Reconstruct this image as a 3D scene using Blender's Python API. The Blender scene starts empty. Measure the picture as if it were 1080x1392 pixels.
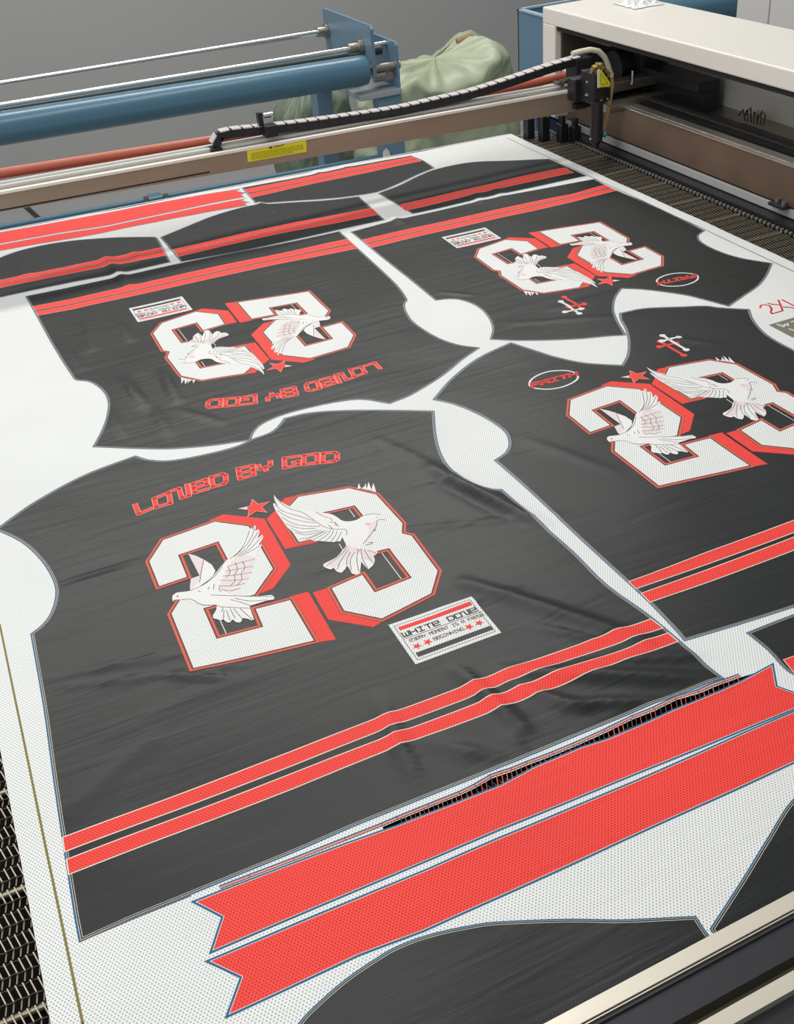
import bpy, bmesh, math, random
import numpy as np
from mathutils import Vector, Matrix, noise
from mathutils.geometry import tessellate_polygon
random.seed(7)
SC = bpy.context.scene
COL = SC.collection
T = 0.85                      # height of the cutting table above the floor
CAM = np.array([0.0, 0.0, T + 0.80])

# ------------------------------------------------------------------ camera
F = 1485.567
VX = np.array([5150.0 - 540, -(-750.0 - 696), -F]); VX /= np.linalg.norm(VX)
VY = np.array([-232.0 - 540, -(-239.0 - 696), -F]); VY /= np.linalg.norm(VY)
VZ = np.cross(VX, VY)
R = np.array([VX, VY, VZ])    # camera -> world
cd = bpy.data.cameras.new('camera'); cam = bpy.data.objects.new('camera', cd); COL.objects.link(cam)
cam.matrix_world = Matrix.Translation(Vector(CAM)) @ Matrix(R.tolist()).to_4x4()
cd.sensor_fit = 'VERTICAL'; cd.sensor_height = 24.0; cd.lens = 24.0 * F / 1392.0
cd.clip_start = 0.01; cd.clip_end = 50
SC.camera = cam

# ------------------------------------------------------------------ light, exposure
SC.view_settings.view_transform = 'Standard'; SC.view_settings.look = 'None'
SC.view_settings.gamma = 1.0; SC.view_settings.use_curve_mapping = False
SC.view_settings.exposure = 0.0
w = bpy.data.worlds.new('world'); SC.world = w; w.use_nodes = True
w.node_tree.nodes['Background'].inputs[0].default_value = (0.97, 0.98, 1.0, 1)
w.node_tree.nodes['Background'].inputs[1].default_value = 0.40
def area(name, loc, target, sx, sy, power, color=(1, 1, 1)):
    l = bpy.data.lights.new(name, 'AREA'); l.shape = 'RECTANGLE'; l.size = sx; l.size_y = sy
    l.energy = power; l.color = color
    o = bpy.data.objects.new(name, l); COL.objects.link(o); o.location = loc
    d = Vector(target) - Vector(loc)
    o.rotation_euler = d.to_track_quat('-Z', 'Y').to_euler()
    return o
area('ceiling_tubes_rear', (0.9, 4.3, 3.3), (0.9, 3.6, 0.5), 3.6, 0.35, 80, (1.0, 0.965, 0.92))
area('ceiling_tubes_middle', (0.4, 1.9, 3.2), (0.6, 1.6, 0.85), 3.6, 0.3, 34, (1.0, 0.99, 0.96))
area('ceiling_tubes_left', (-1.6, 0.2, 3.0), (0.4, 1.2, 0.85), 0.4, 3.2, 36, (0.97, 0.99, 0.98))

# ------------------------------------------------------------------ materials
MATS = {}
def mat(name, color, rough=0.5, metal=0.0, spec=0.5, sheen=0.0, bump=None, noise_amt=0.0, nscale=8, emit=None, coat=0, stretch=(1, 1, 1)):
    if name in MATS: return MATS[name]
    m = bpy.data.materials.new(name); m.use_nodes = True; nt = m.node_tree
    b = nt.nodes['Principled BSDF']
    b.inputs['Base Color'].default_value = (*color, 1); b.inputs['Roughness'].default_value = rough
    b.inputs['Metallic'].default_value = metal; b.inputs['Specular IOR Level'].default_value = spec
    b.inputs['Sheen Weight'].default_value = sheen; b.inputs['Coat Weight'].default_value = coat
    if noise_amt > 0 or bump:
        g = nt.nodes.new('ShaderNodeNewGeometry'); mp = nt.nodes.new('ShaderNodeMapping')
        mp.inputs['Scale'].default_value = stretch
        nt.links.new(g.outputs['Position'], mp.inputs['Vector'])
        n = nt.nodes.new('ShaderNodeTexNoise'); n.inputs['Scale'].default_value = nscale; n.inputs['Detail'].default_value = 5
        nt.links.new(mp.outputs[0], n.inputs['Vector'])
        if noise_amt > 0:
            r = nt.nodes.new('ShaderNodeMix'); r.data_type = 'RGBA'
            r.inputs[6].default_value = (*[c * (1 - noise_amt) for c in color], 1)
            r.inputs[7].default_value = (*[min(1, c * (1 + noise_amt)) for c in color], 1)
            nt.links.new(n.outputs['Fac'], r.inputs[0]); nt.links.new(r.outputs[2], b.inputs['Base Color'])
        if bump:
            bp = nt.nodes.new('ShaderNodeBump'); bp.inputs['Strength'].default_value = bump; bp.inputs['Distance'].default_value = 0.01
            nt.links.new(n.outputs['Fac'], bp.inputs['Height']); nt.links.new(bp.outputs[0], b.inputs['Normal'])
    MATS[name] = m; return m

def cloth_mat(name, color, hole, rough=0.62, spec=0.35, sheen=0.12, holes=True, strength=1.0, crease=0.25):
    """knitted mesh polyester: staggered eyelets, faint pulled creases"""
    if name in MATS: return MATS[name]
    m = bpy.data.materials.new(name); m.use_nodes = True; nt = m.node_tree; N = nt.nodes; L = nt.links
    b = N['Principled BSDF']; b.inputs['Roughness'].default_value = rough
    b.inputs['Specular IOR Level'].default_value = spec; b.inputs['Sheen Weight'].default_value = sheen
    b.inputs['Sheen Roughness'].default_value = 0.4
    g = N.new('ShaderNodeNewGeometry')
    def vm(op, a, bb=None):
        v = N.new('ShaderNodeVectorMath'); v.operation = op
        if hasattr(a, 'links'): L.new(a, v.inputs[0])
        if bb is not None:
            v.inputs[1].default_value = bb
        return v
    s = vm('MULTIPLY', g.outputs['Position'], (1 / 0.0034, 1 / 0.0052, 0))
    ds = []
    for off in ((0, 0, 0), (0.5, 0.5, 0)):
        a = vm('ADD', s.outputs[0], off); f = vm('FRACTION', a.outputs[0]); c = vm('SUBTRACT', f.outputs[0], (0.5, 0.5, 0))
        c2 = vm('MULTIPLY', c.outputs[0], (1.0, 1.25, 0)); ln = vm('LENGTH', c2.outputs[0]); ds.append(ln.outputs['Value'])
    mn = N.new('ShaderNodeMath'); mn.operation = 'MINIMUM'; L.new(ds[0], mn.inputs[0]); L.new(ds[1], mn.inputs[1])
    mr = N.new('ShaderNodeMapRange'); mr.interpolation_type = 'SMOOTHSTEP'
    mr.inputs['From Min'].default_value = 0.10; mr.inputs['From Max'].default_value = 0.27
    mr.inputs['To Min'].default_value = strength; mr.inputs['To Max'].default_value = 0.0
    L.new(mn.outputs[0], mr.inputs['Value'])
    n2 = N.new('ShaderNodeTexNoise'); n2.inputs['Scale'].default_value = 6; n2.inputs['Detail'].default_value = 3
    L.new(g.outputs['Position'], n2.inputs['Vector'])
    base = N.new('ShaderNodeMix'); base.data_type = 'RGBA'
    base.inputs[6].default_value = (*[c * 0.93 for c in color], 1); base.inputs[7].default_value = (*[min(1, c * 1.07) for c in color], 1)
    L.new(n2.outputs['Fac'], base.inputs[0])
    mx = N.new('ShaderNodeMix'); mx.data_type = 'RGBA'
    L.new(base.outputs[2], mx.inputs[6]); mx.inputs[7].default_value = (*hole, 1)
    L.new(mr.outputs[0], mx.inputs[0]); L.new(mx.outputs[2], b.inputs['Base Color'])
    # long shallow pull lines running roughly along the roll
    mp = N.new('ShaderNodeMapping'); mp.inputs['Rotation'].default_value = (0, 0, 0.12); mp.inputs['Scale'].default_value = (2.2, 26, 1)
    L.new(g.outputs['Position'], mp.inputs['Vector'])
    n = N.new('ShaderNodeTexNoise'); n.inputs['Scale'].default_value = 1.6; n.inputs['Detail'].default_value = 4; n.inputs['Distortion'].default_value = 0.6
    L.new(mp.outputs[0], n.inputs['Vector'])
    bp = N.new('ShaderNodeBump'); bp.inputs['Strength'].default_value = crease; bp.inputs['Distance'].default_value = 0.006
    L.new(n.outputs['Fac'], bp.inputs['Height']); L.new(bp.outputs[0], b.inputs['Normal'])
    MATS[name] = m; return m

WHITE = cloth_mat('white_mesh_cloth', (0.745, 0.76, 0.745), (0.30, 0.31, 0.30))
BLACK = cloth_mat('black_print_cloth', (0.0085, 0.0116, 0.0112), (0.002, 0.002, 0.002), strength=0.9, crease=0.20, spec=0.30, rough=0.40, sheen=0.10)
RED = cloth_mat('red_print_cloth', (0.86, 0.046, 0.034), (0.28, 0.008, 0.006), strength=0.95)
ORANGE = cloth_mat('orange_print_cloth', (0.62, 0.11, 0.06), (0.3, 0.03, 0.02), strength=0.4)
DARKRED = cloth_mat('maroon_print_cloth', (0.14, 0.035, 0.03), (0.05, 0.01, 0.01), strength=0.4)
BLUE = cloth_mat('blue_line_cloth', (0.010, 0.105, 0.23), (0.01, 0.06, 0.12), strength=0.3)
CREAM = cloth_mat('cream_line_cloth', (0.72, 0.66, 0.55), (0.6, 0.5, 0.4), strength=0.2)
PEACH = cloth_mat('peach_line_cloth', (0.80, 0.30, 0.22), (0.6, 0.1, 0.1), strength=0.2)
DOVE = cloth_mat('dove_white_cloth', (0.78, 0.77, 0.75), (0.38, 0.37, 0.36), strength=0.8)
PINK = cloth_mat('dove_pink_cloth', (0.72, 0.63, 0.63), (0.42, 0.36, 0.36), strength=0.6)
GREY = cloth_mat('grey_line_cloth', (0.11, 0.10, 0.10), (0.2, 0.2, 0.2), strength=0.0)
OLIVE = cloth_mat('olive_line_cloth', (0.19, 0.16, 0.03), (0.1, 0.1, 0.05), strength=0.0)
TAGC = cloth_mat('olive_tag_cloth', (0.16, 0.16, 0.12), (0.08, 0.08, 0.06), strength=0.3)
CLOTHS = dict(W=WHITE, K=BLACK, R=RED, O=ORANGE, M=DARKRED, B=BLUE, C=CREAM, P=PEACH, D=DOVE, I=PINK, G=GREY, L=OLIVE, T=TAGC)

ALU = mat('brushed_aluminium', (0.72, 0.69, 0.62), 0.32, 0.9, noise_amt=0.08, nscale=30, stretch=(1, 40, 40))
ALU_FACE = mat('aluminium_face', (0.40, 0.33, 0.24), 0.40, 0.55, noise_amt=0.12, nscale=6, stretch=(1, 6, 6))
BROWN = mat('tarnished_beam_metal', (0.20, 0.135, 0.095), 0.42, 0.45, noise_amt=0.35, nscale=9)
CHROME = mat('polished_steel', (0.72, 0.74, 0.72), 0.16, 1.0)
STEEL = mat('dull_steel', (0.36, 0.33, 0.28), 0.35, 0.9)
BLUEP = mat('blue_machine_paint', (0.12, 0.215, 0.30), 0.34, 0.0, noise_amt=0.06, nscale=5)
BLUEC = mat('blue_roller_paint', (0.065, 0.155, 0.225), 0.28, 0.0, noise_amt=0.05, nscale=4)
BLK = mat('black_plastic', (0.014, 0.014, 0.017), 0.42)
BLKM = mat('black_anodised', (0.03, 0.03, 0.034), 0.38, 0.3)
DARK = mat('dark_shade_fill', (0.010, 0.009, 0.008), 0.7)
COVER = mat('ivory_cover_paint', (0.76, 0.735, 0.67), 0.35, 0, noise_amt=0.05, nscale=3)
COVERG = mat('grey_cover_paint', (0.50, 0.50, 0.48), 0.4, 0, noise_amt=0.04, nscale=3)
CABW = mat('cabinet_paint', (0.60, 0.58, 0.57), 0.4)
COPPER = mat('terracotta_tube', (0.46, 0.115, 0.065), 0.35, 0.0)
YELLOW = mat('yellow_label', (0.78, 0.74, 0.02), 0.45)
LABINK = mat('label_ink', (0.28, 0.27, 0.02), 0.5)
BLACKINK = mat('black_ink', (0.02, 0.02, 0.02), 0.5)
HOSE = mat('milky_hose', (0.66, 0.66, 0.50), 0.3, 0)
HOSEY = mat('amber_hose', (0.50, 0.36, 0.13), 0.3, 0)
BRASS = mat('brass', (0.55, 0.42, 0.2), 0.3, 0.9)
WIRE = mat('belt_wire', (0.36, 0.32, 0.25), 0.45, 0.6)
RODM = mat('belt_rod', (0.33, 0.30, 0.21), 0.45, 0.7)
TRAY = mat('belt_tray_dark', (0.006, 0.005, 0.004), 0.9, spec=0.1)
SACK = mat('woven_green_sack', (0.32, 0.37, 0.25), 0.42, bump=0.3, noise_amt=0.22, nscale=9)
SACKD = mat('dark_green_sack', (0.13, 0.17, 0.12), 0.55, bump=0.35, noise_amt=0.2, nscale=14)
CHAINW = mat('chain_cap_sheen', (0.56, 0.52, 0.51), 0.4)  # pale grey paints the light reflected off the chain's top faces
WALL = mat('grey_wall_paint', (0.36, 0.37, 0.365), 0.6, noise_amt=0.03, nscale=1.5)
FLOOR = mat('grey_floor_paint', (0.30, 0.30, 0.30), 0.5, noise_amt=0.05, nscale=2)
PLAST = mat('clear_crinkled_plastic', (0.75, 0.76, 0.75), 0.15)

# ------------------------------------------------------------------ object helpers
def tag(o, label=None, cat=None, group=None, kind=None):
    if label: o['label'] = label
    if cat: o['category'] = cat
    if group: o['group'] = group
    if kind: o['kind'] = kind
    return o
def wloc(o):
    v = Vector((0, 0, 0))
    while o is not None: v += o.location; o = o.parent
    return v
def thing(name, loc, label, cat, group=None):
    o = bpy.data.objects.new(name, None); COL.objects.link(o); o.location = loc; o.empty_display_size = 0.05
    return tag(o, label, cat, group)
def link(name, verts, faces, mats, parent=None, fmat=None, smooth=False):
    me = bpy.data.meshes.new(name)
    V = np.array(verts, dtype=float)
    c = np.array([(V[:, 0].min() + V[:, 0].max()) / 2, (V[:, 1].min() + V[:, 1].max()) / 2, V[:, 2].min()])
    me.from_pydata((V - c).tolist(), [], faces)
    for m in (mats if isinstance(mats, (list, tuple)) else [mats]): me.materials.append(m)
    if fmat is not None: me.polygons.foreach_set('material_index', fmat)
    if smooth: me.polygons.foreach_set('use_smooth', [True] * len(me.polygons))
    me.update()
    o = bpy.data.objects.new(name, me); COL.objects.link(o)
    if parent is not None:
        o.parent = parent; o.location = Vector(c) - wloc(parent)
    else: o.location = Vector(c)
    return o
class MB:
    """collects boxes, bars and tubes into one mesh (z given relative to the table top)"""
    def __init__(s): s.v = []; s.f = []; s.m = []; s.sm = []
    def add(s, vs, fs, mi=0):
        o = len(s.v); s.v += [tuple(v) for v in vs]; s.f += [tuple(i + o for i in f) for f in fs]; s.m += [mi] * len(fs); return s
    def bbox(s, x0, x1, y0, y1, z0, z1, mi=0, bev=0.0):
        bm = bmesh.new(); bmesh.ops.create_cube(bm, size=1)
        for v in bm.verts:
            v.co = Vector(((x0 + x1) / 2 + v.co.x * (x1 - x0), (y0 + y1) / 2 + v.co.y * (y1 - y0), T + (z0 + z1) / 2 + v.co.z * (z1 - z0)))
        if bev: bmesh.ops.bevel(bm, geom=bm.edges[:], offset=bev, segments=2, affect='EDGES', profile=0.5)
        bm.verts.index_update()
        s.add([v.co for v in bm.verts], [[v.index for v in f.verts] for f in bm.faces], mi); bm.free(); return s
    def prism(s, a, b, prof, mi=0):
        """sweep a profile of (out, up) points from a to b (b-a mostly horizontal)"""
        a = Vector((a[0], a[1], a[2] + T)); b = Vector((b[0], b[1], b[2] + T)); d = (b - a).normalized()
        side = Vector((-d.y, d.x, 0)).normalized(); up = d.cross(side); up = up if up.z > 0 else -up
        n = len(prof); vs = [a + side * p + up * q for p, q in prof] + [b + side * p + up * q for p, q in prof]
        fs = [(i, (i + 1) % n, n + (i + 1) % n, n + i) for i in range(n)] + [tuple(range(n))[::-1], tuple(range(n, 2 * n))]
        return s.add(vs, fs, mi)
    def tube(s, pts, r, mi=0, n=12, cap=True):
        P = [Vector((p[0], p[1], p[2] + T)) for p in pts]; vs = []; fs = []; rr = r if isinstance(r, (list, tuple)) else [r] * len(P)
        ref = None
        for i, p in enumerate(P):
            d = (P[min(i + 1, len(P) - 1)] - P[max(i - 1, 0)]).normalized()
            if ref is None: ref = d.orthogonal().normalized()
            ref = (ref - d * ref.dot(d)).normalized(); q = d.cross(ref)
            for k in range(n):
                t = 2 * math.pi * k / n; vs.append(p + (ref * math.cos(t) + q * math.sin(t)) * rr[i])
        for i in range(len(P) - 1):
            for k in range(n):
                fs.append((i * n + k, i * n + (k + 1) % n, (i + 1) * n + (k + 1) % n, (i + 1) * n + k))
        if cap: fs += [tuple(range(n))[::-1], tuple((len(P) - 1) * n + k for k in range(n))]
        return s.add(vs, fs, mi)
    def poly(s, pts, thick, nrm, mi=0):
        P = [Vector((p[0], p[1], p[2] + T)) for p in pts]; nv = Vector(nrm) * thick; n = len(P)
        return s.add(P + [p + nv for p in P], [tuple(range(n)), tuple(range(n, 2 * n))[::-1]] + [(i, n + i, n + (i + 1) % n, (i + 1) % n) for i in range(n)], mi)
    def build(s, name, mats, parent=None, smooth=False):
        o = link(name, s.v, s.f, mats, parent, s.m, smooth)
        bm = bmesh.new(); bm.from_mesh(o.data); bmesh.ops.recalc_face_normals(bm, faces=bm.faces[:])
        if smooth:
            for e in bm.edges:
                if len(e.link_faces) == 2 and e.calc_face_angle(0) > 0.7: e.smooth = False
        bm.to_mesh(o.data); bm.free()
        return o

def on(axis, val, px, py):
    """the point of a real plane (x, y or z = val; z relative to the table) seen at photo pixel px,py"""
    r = R @ np.array([px - 540.0, -(py - 696.0), -F]); o = np.array([0, 0, 0.8]); return o + (val - o[axis]) / r[axis] * r
def G(p): q = on(2, 0.0, p[0], p[1]); return (q[0], q[1])
def GG(L): return [G(p) for p in L]
def crop(x0, y0, s): return lambda L: [(x0 + x / s, y0 + y / s) for x, y in L]
c4 = crop(160, 600, 3.857); c5 = crop(340, 600, 3.857); c6 = crop(520, 790, 5.4); d1 = crop(220, 700, 6.0); d2 = crop(370, 660, 6.75)
t1 = crop(170, 600, 6.75); t2 = crop(310, 600, 6.75)

# ------------------------------------------------------------------ the folds of the cloth
RIDGES = []
def ridge(p0, p1, wd, amp):
    a = G(p0); b = G(p1); RIDGES.append((a[0], a[1], b[0], b[1], wd * .80, amp))
#  folds of the near panel
ridge((590, 640), (735, 712), .012, .0065); ridge((600, 660), (690, 705), .010, -.002)
ridge((640, 795), (870, 870), .013, .0055)
ridge((700, 915), (955, 925), .014, .006); ridge((735, 855), (800, 868), .009, .003); ridge((790, 905), (940, 893), .011, .004)
ridge((765, 960), (880, 955), .010, .004); ridge((690, 930), (790, 965), .010, .004)
ridge((520, 958), (560, 1050), .011, .0035); ridge((628, 915), (705, 985), .011, .005)
ridge((600, 1015), (665, 1028), .013, .0035); ridge((690, 1000), (708, 1020), .010, .0018)
ridge((240, 921), (305, 922), .005, .0035)
ridge((62, 925), (240, 890), .005, .0018); ridge((90, 935), (330, 905), .005, .0015); ridge((140, 1000), (400, 900), .006, .0015)
ridge((60, 800), (200, 762), .005, .0016); ridge((100, 1100), (200, 1010), .012, .002)
ridge((420, 780), (560, 740), .006, .0015); ridge((560, 720), (760, 700), .006, .0016); ridge((600, 830), (720, 800), .007, .0018)
ridge((590, 660), (640, 640), .006, .002); ridge((520, 600), (600, 640), .009, .002)
#  folds of the upper left back panel
ridge((170, 520), (196, 552), .011, .0055); ridge((222, 508), (240, 545), .010, .0055); ridge((150, 560), (165, 590), .010, .0035)
ridge((212, 560), (228, 590), .010, .0035); ridge((118, 430), (124, 475), .011, .003); ridge((162, 440), (178, 462), .009, .0035)
ridge((85, 470), (110, 500), .008, .002); ridge((250, 560), (300, 575), .010, .002)
#  folds near the far end
ridge((134, 340), (176, 390), .013, .0055); ridge((168, 332), (190, 352), .012, .003); ridge((30, 350), (36, 372), .015, .004)
ridge((345, 272), (372, 288), .010, .004); ridge((470, 225), (480, 238), .010, .002); ridge((425, 228), (440, 242), .010, .002)
ridge((532, 295), (548, 305), .012, .004); ridge((645, 262), (652, 274), .012, .003); ridge((672, 256), (680, 266), .012, .003)
ridge((602, 398), (640, 402), .006, .002); ridge((760, 420), (830, 400), .012, .0016)
ridge((700, 440), (860, 430), .010, .0012); ridge((905, 460), (985, 470), .008, .0015); ridge((720, 600), (830, 640), .012, .0012)
#  the lifted cut edge beside the front ribbons
ridge((655, 1058), (695, 1045), .010, .0010); ridge((880, 972), (1000, 922), .008, .0012)
RD = np.array(RIDGES)
GX0, GY0, GS = -0.40, 0.10, 0.008
def Hraw(x, y):
    x = np.asarray(x, float); y = np.asarray(y, float); h = np.zeros_like(x)
    for x0, y0, x1, y1, wd, amp in RD:
        dx, dy = x1 - x0, y1 - y0; L2 = dx * dx + dy * dy; L = math.sqrt(L2)
        t = ((x - x0) * dx + (y - y0) * dy) / L2
        ex = np.where(t < 0, -t * L, np.where(t > 1, (t - 1) * L, 0)); d = ((x - x0) * dy - (y - y0) * dx) / L
        prof = np.sin(np.clip(t, 0, 1) * np.pi) * 0.45 + 0.55
        h += amp * prof * np.exp(-(d / wd) ** 2 - (ex / (wd * 1.6)) ** 2)
    h += 0.0009 * np.sin(x * 17 + 2 * np.sin(y * 9)) * np.sin(y * 13 + 1.3 * np.sin(x * 11)) + 0.0011
    # the front end of the roll bends down over the end of the table
    return h
_nx = int(2.3 / GS) + 2; _ny = int(2.9 / GS) + 2
_gx = GX0 + GS * np.arange(_nx); _gy = GY0 + GS * np.arange(_ny)
HG = Hraw(*np.meshgrid(_gx, _gy, indexing='ij'))
def H(x, y):
    u = (np.asarray(x) - GX0) / GS; v = (np.asarray(y) - GY0) / GS
    i = np.clip(np.floor(u).astype(int), 0, _nx - 2); j = np.clip(np.floor(v).astype(int), 0, _ny - 2)
    a = np.clip(u - i, 0, 1); b = np.clip(v - j, 0, 1)
    h00 = HG[i, j]; h10 = HG[i + 1, j]; h01 = HG[i, j + 1]; h11 = HG[i + 1, j + 1]
    lo = h00 + a * (h10 - h00) + b * (h01 - h00); hi = h11 + (1 - a) * (h01 - h11) + (1 - b) * (h10 - h11)
    return np.where(a + b <= 1, lo, hi)
def _split(poly, val, step, off):
    """cut a convex polygon by all lines val(p) = off + k*step"""
    vs = [(val(p) - off) / step for p in poly]; k0 = math.floor(min(vs) + 1e-7); k1 = math.ceil(max(vs) - 1e-7)
    if k1 - k0 <= 1: return [poly]
    out = []; rest = poly
    for k in range(k0 + 1, k1):
        lo = []; hi = []; n = len(rest)
        for q in range(n):
            p = rest[q]; r_ = rest[(q + 1) % n]; a = (val(p) - off) / step - k; b = (val(r_) - off) / step - k
            if abs(a) < 1e-9: a = 0
            if abs(b) < 1e-9: b = 0
            if a <= 0: lo.append(p)
            if a >= 0: hi.append(p)
            if a * b < 0:
                t = a / (a - b); m = (p[0] + t * (r_[0] - p[0]), p[1] + t * (r_[1] - p[1])); lo.append(m); hi.append(m)
        if len(lo) > 2: out.append(lo)
        rest = hi
        if len(rest) < 3: break
    if len(rest) > 2: out.append(rest)
    return out
def drape(name, items, parent=None):
    """items: (outline, lift, cloth code[, holes]); every outline is laid on the folded cloth"""
    V = []; Fc = []; M = []; codes = []; 
    for it in items:
        pts, lift, code = it[:3]; holes = it[3] if len(it) > 3 else []
        if code not in codes: codes.append(code)
        mi = codes.index(code); key = {}
        rings = [pts] + list(holes); flat = [p for r_ in rings for p in r_]
        tris = tessellate_polygon([[Vector((p[0], p[1], 0)) for p in r_] for r_ in rings])
        for t in tris:
            tri = [flat[i] for i in t]
            ar = (tri[1][0] - tri[0][0]) * (tri[2][1] - tri[0][1]) - (tri[2][0] - tri[0][0]) * (tri[1][1] - tri[0][1])
            if abs(ar) < 1e-12: continue
            if ar < 0: tri = tri[::-1]
            for a in _split(tri, lambda p: p[0], GS, GX0):
                for b in _split(a, lambda p: p[1], GS, GY0):
                    for c in _split(b, lambda p: p[0] + p[1], GS, GX0 + GY0):
                        idx = []
                        for p in c:
                            k = (round(p[0], 7), round(p[1], 7))
                            if k not in key: key[k] = len(V); V.append((p[0], p[1], lift))
                            i = key[k]
                            if not idx or (idx[-1] != i and idx[0] != i): idx.append(i)
                        if len(idx) > 2: Fc.append(idx); M.append(mi)
    A = np.array(V); A[:, 2] = A[:, 2] * 0.35 + T + H(A[:, 0], A[:, 1])
    return link(name, A, Fc, [CLOTHS[c] for c in codes], parent, M, True)

def area2(P): return sum(P[i][0] * P[(i + 1) % len(P)][1] - P[(i + 1) % len(P)][0] * P[i][1] for i in range(len(P)))
def offset(P, d):
    """outward offset with limited mitres"""
    s = 1 if area2(P) > 0 else -1; n = len(P); out = []
    for i in range(n):
        a, b, c = P[i - 1], P[i], P[(i + 1) % n]
        e1 = (b[0] - a[0], b[1] - a[1]); e2 = (c[0] - b[0], c[1] - b[1]); l1 = math.hypot(*e1) or 1e-9; l2 = math.hypot(*e2) or 1e-9
        n1 = (e1[1] / l1 * s, -e1[0] / l1 * s); n2 = (e2[1] / l2 * s, -e2[0] / l2 * s)
        k = 1 + n1[0] * n2[0] + n1[1] * n2[1]; k = max(k, 0.35)
        out.append((b[0] + (n1[0] + n2[0]) / k * d, b[1] + (n1[1] + n2[1]) / k * d))
    return out
def ring(P, d0, d1, lift, code):
    a = offset(P, d0); b = offset(P, d1); n = len(P)
    return [([a[i], a[(i + 1) % n], b[(i + 1) % n], b[i]], lift, code) for i in range(n)]
def line(P, wd, lift, code, closed=False):
    out = []; n = len(P)
    for i in range(n if closed else n - 1):
        a = P[i]; b = P[(i + 1) % n]; d = math.hypot(b[0] - a[0], b[1] - a[1]) or 1e-9; nx, ny = -(b[1] - a[1]) / d * wd / 2, (b[0] - a[0]) / d * wd / 2
        ex, ey = (b[0] - a[0]) / d * wd * .35, (b[1] - a[1]) / d * wd * .35
        out.append(([(a[0] + nx - ex, a[1] + ny - ey), (a[0] - nx - ex, a[1] - ny - ey), (b[0] - nx + ex, b[1] - ny + ey), (b[0] + nx + ex, b[1] + ny + ey)], lift, code))
    return out
def smooth(P, closed=True, turn=36, seg=5):
    n = len(P); tan = []
    for i in range(n):
        if not closed and i in (0, n - 1): tan.append(None); continue
        a, b, c = P[i - 1], P[i], P[(i + 1) % n]; u = Vector((b[0] - a[0], b[1] - a[1])); v = Vector((c[0] - b[0], c[1] - b[1]))
        if u.length < 1e-9 or v.length < 1e-9 or math.degrees(u.angle(v)) > turn: tan.append(None)
        else: tan.append((u + v).normalized())
    out = []
    for i in range(n if closed else n - 1):
        a = Vector(P[i]); b = Vector(P[(i + 1) % n]); d = b - a; L = d.length
        ta = tan[i] or d.normalized(); tb = tan[(i + 1) % n] or d.normalized()
        k = seg if (tan[i] or tan[(i + 1) % n]) else 1
        for q in range(k):
            t = q / k; h = a * (2 * t ** 3 - 3 * t * t + 1) + ta * L * (t ** 3 - 2 * t * t + t) + b * (3 * t * t - 2 * t ** 3) + tb * L * (t ** 3 - t * t)
            out.append((h.x, h.y))
    if not closed: out.append(tuple(P[-1]))
    return out
def xf(M):
    return (lambda L: [(M[0][0] * x + M[0][1] * y + M[0][2], M[1][0] * x + M[1][1] * y + M[1][2]) for x, y in L])
ID = xf([[1, 0, 0], [0, 1, 0]])
TB = xf([[-0.9788, 0.0136, 0.6579], [0.0232, -1.0149, 2.8198]])
TC = xf([[-0.9412, -0.0152, 1.3167], [0.0219, -0.9942, 2.7914]])
TD = xf([[0.965, -0.0155, 0.6597], [0.0212, 0.9877, 0.055]])
L0 = 0.0006

# ================================================================== SETTING
def slab(name, x0, x1, y0, y1, z0, z1, m, kind='structure'):
    return tag(MB().bbox(x0, x1, y0, y1, z0 - T, z1 - T).build(name, m), kind=kind)
slab('floor', -4, 7, -2.5, 5.95, -0.1, 0.0, FLOOR)
slab('wall_back', -4, 7, 5.88, 6.0, 0.0, 3.6, WALL)
slab('wall_right', 6.0, 6.1, -2.5, 5.88, 0.0, 3.6, WALL)

# ================================================================== CLOTH SHEET
sheet_px_left = (-0.115, -0.112)
gap_top = [(520, 1125.5), (540.7, 1116.5), (583, 1099.2), (625, 1082), (646, 1071.8), (667.4, 1059.5), (681.5, 1054.5), (695.6, 1049.8), (716.7, 1041), (751.9, 1027.8), (780, 1016.5), (822, 998), (860.7, 979.5), (890, 969), (920, 954), (949.6, 945.5), (985, 931), (1006, 922.5), (1026, 916)]
gap_bot = [(1012, 926), (985, 938), (949.6, 953), (914, 967.5), (884, 981), (828, 1004.5), (791, 1016), (728, 1042), (681.5, 1066.8), (646, 1080.8), (611, 1095.2), (576, 1109), (540.7, 1123), (522, 1129)]
gap = GG(gap_top) + GG(gap_bot)
sheet = [(-0.112, 0.16), (1.379, 0.16), (1.379, 1.6), (1.380, 2.545), (0.9, 2.575), (0.089, 2.617), (-0.112, 2.63)]
sh = thing('fabric_sheet', (0.63, 1.3, T), 'wide white mesh cloth spread over the cutting table around the printed panels', 'fabric')
drape('sheet', [(sheet, 0.0, 'W', [gap])], sh)
# the far end of the cloth hangs over the end roller
mb = MB(); far = [(1.380, 2.545), (0.9, 2.575), (0.089, 2.617), (-0.112, 2.63)]
vs = []; NS = 7
for x, y in far:
    for k in range(NS):
        t = k / (NS - 1) * math.pi / 2
        vs.append((x, y + 0.03 * math.sin(t), T + 0.0005 + float(H(x, y)) - 0.03 * (1 - math.cos(t)) - (0.25 if k == NS - 1 else 0)))
mb.add(vs, [(i * NS + k, (i + 1) * NS + k, (i + 1) * NS + k + 1, i * NS + k + 1) for i in range(3) for k in range(NS - 1)])
mb.build('hanging_end', WHITE, sh, True)
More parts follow.
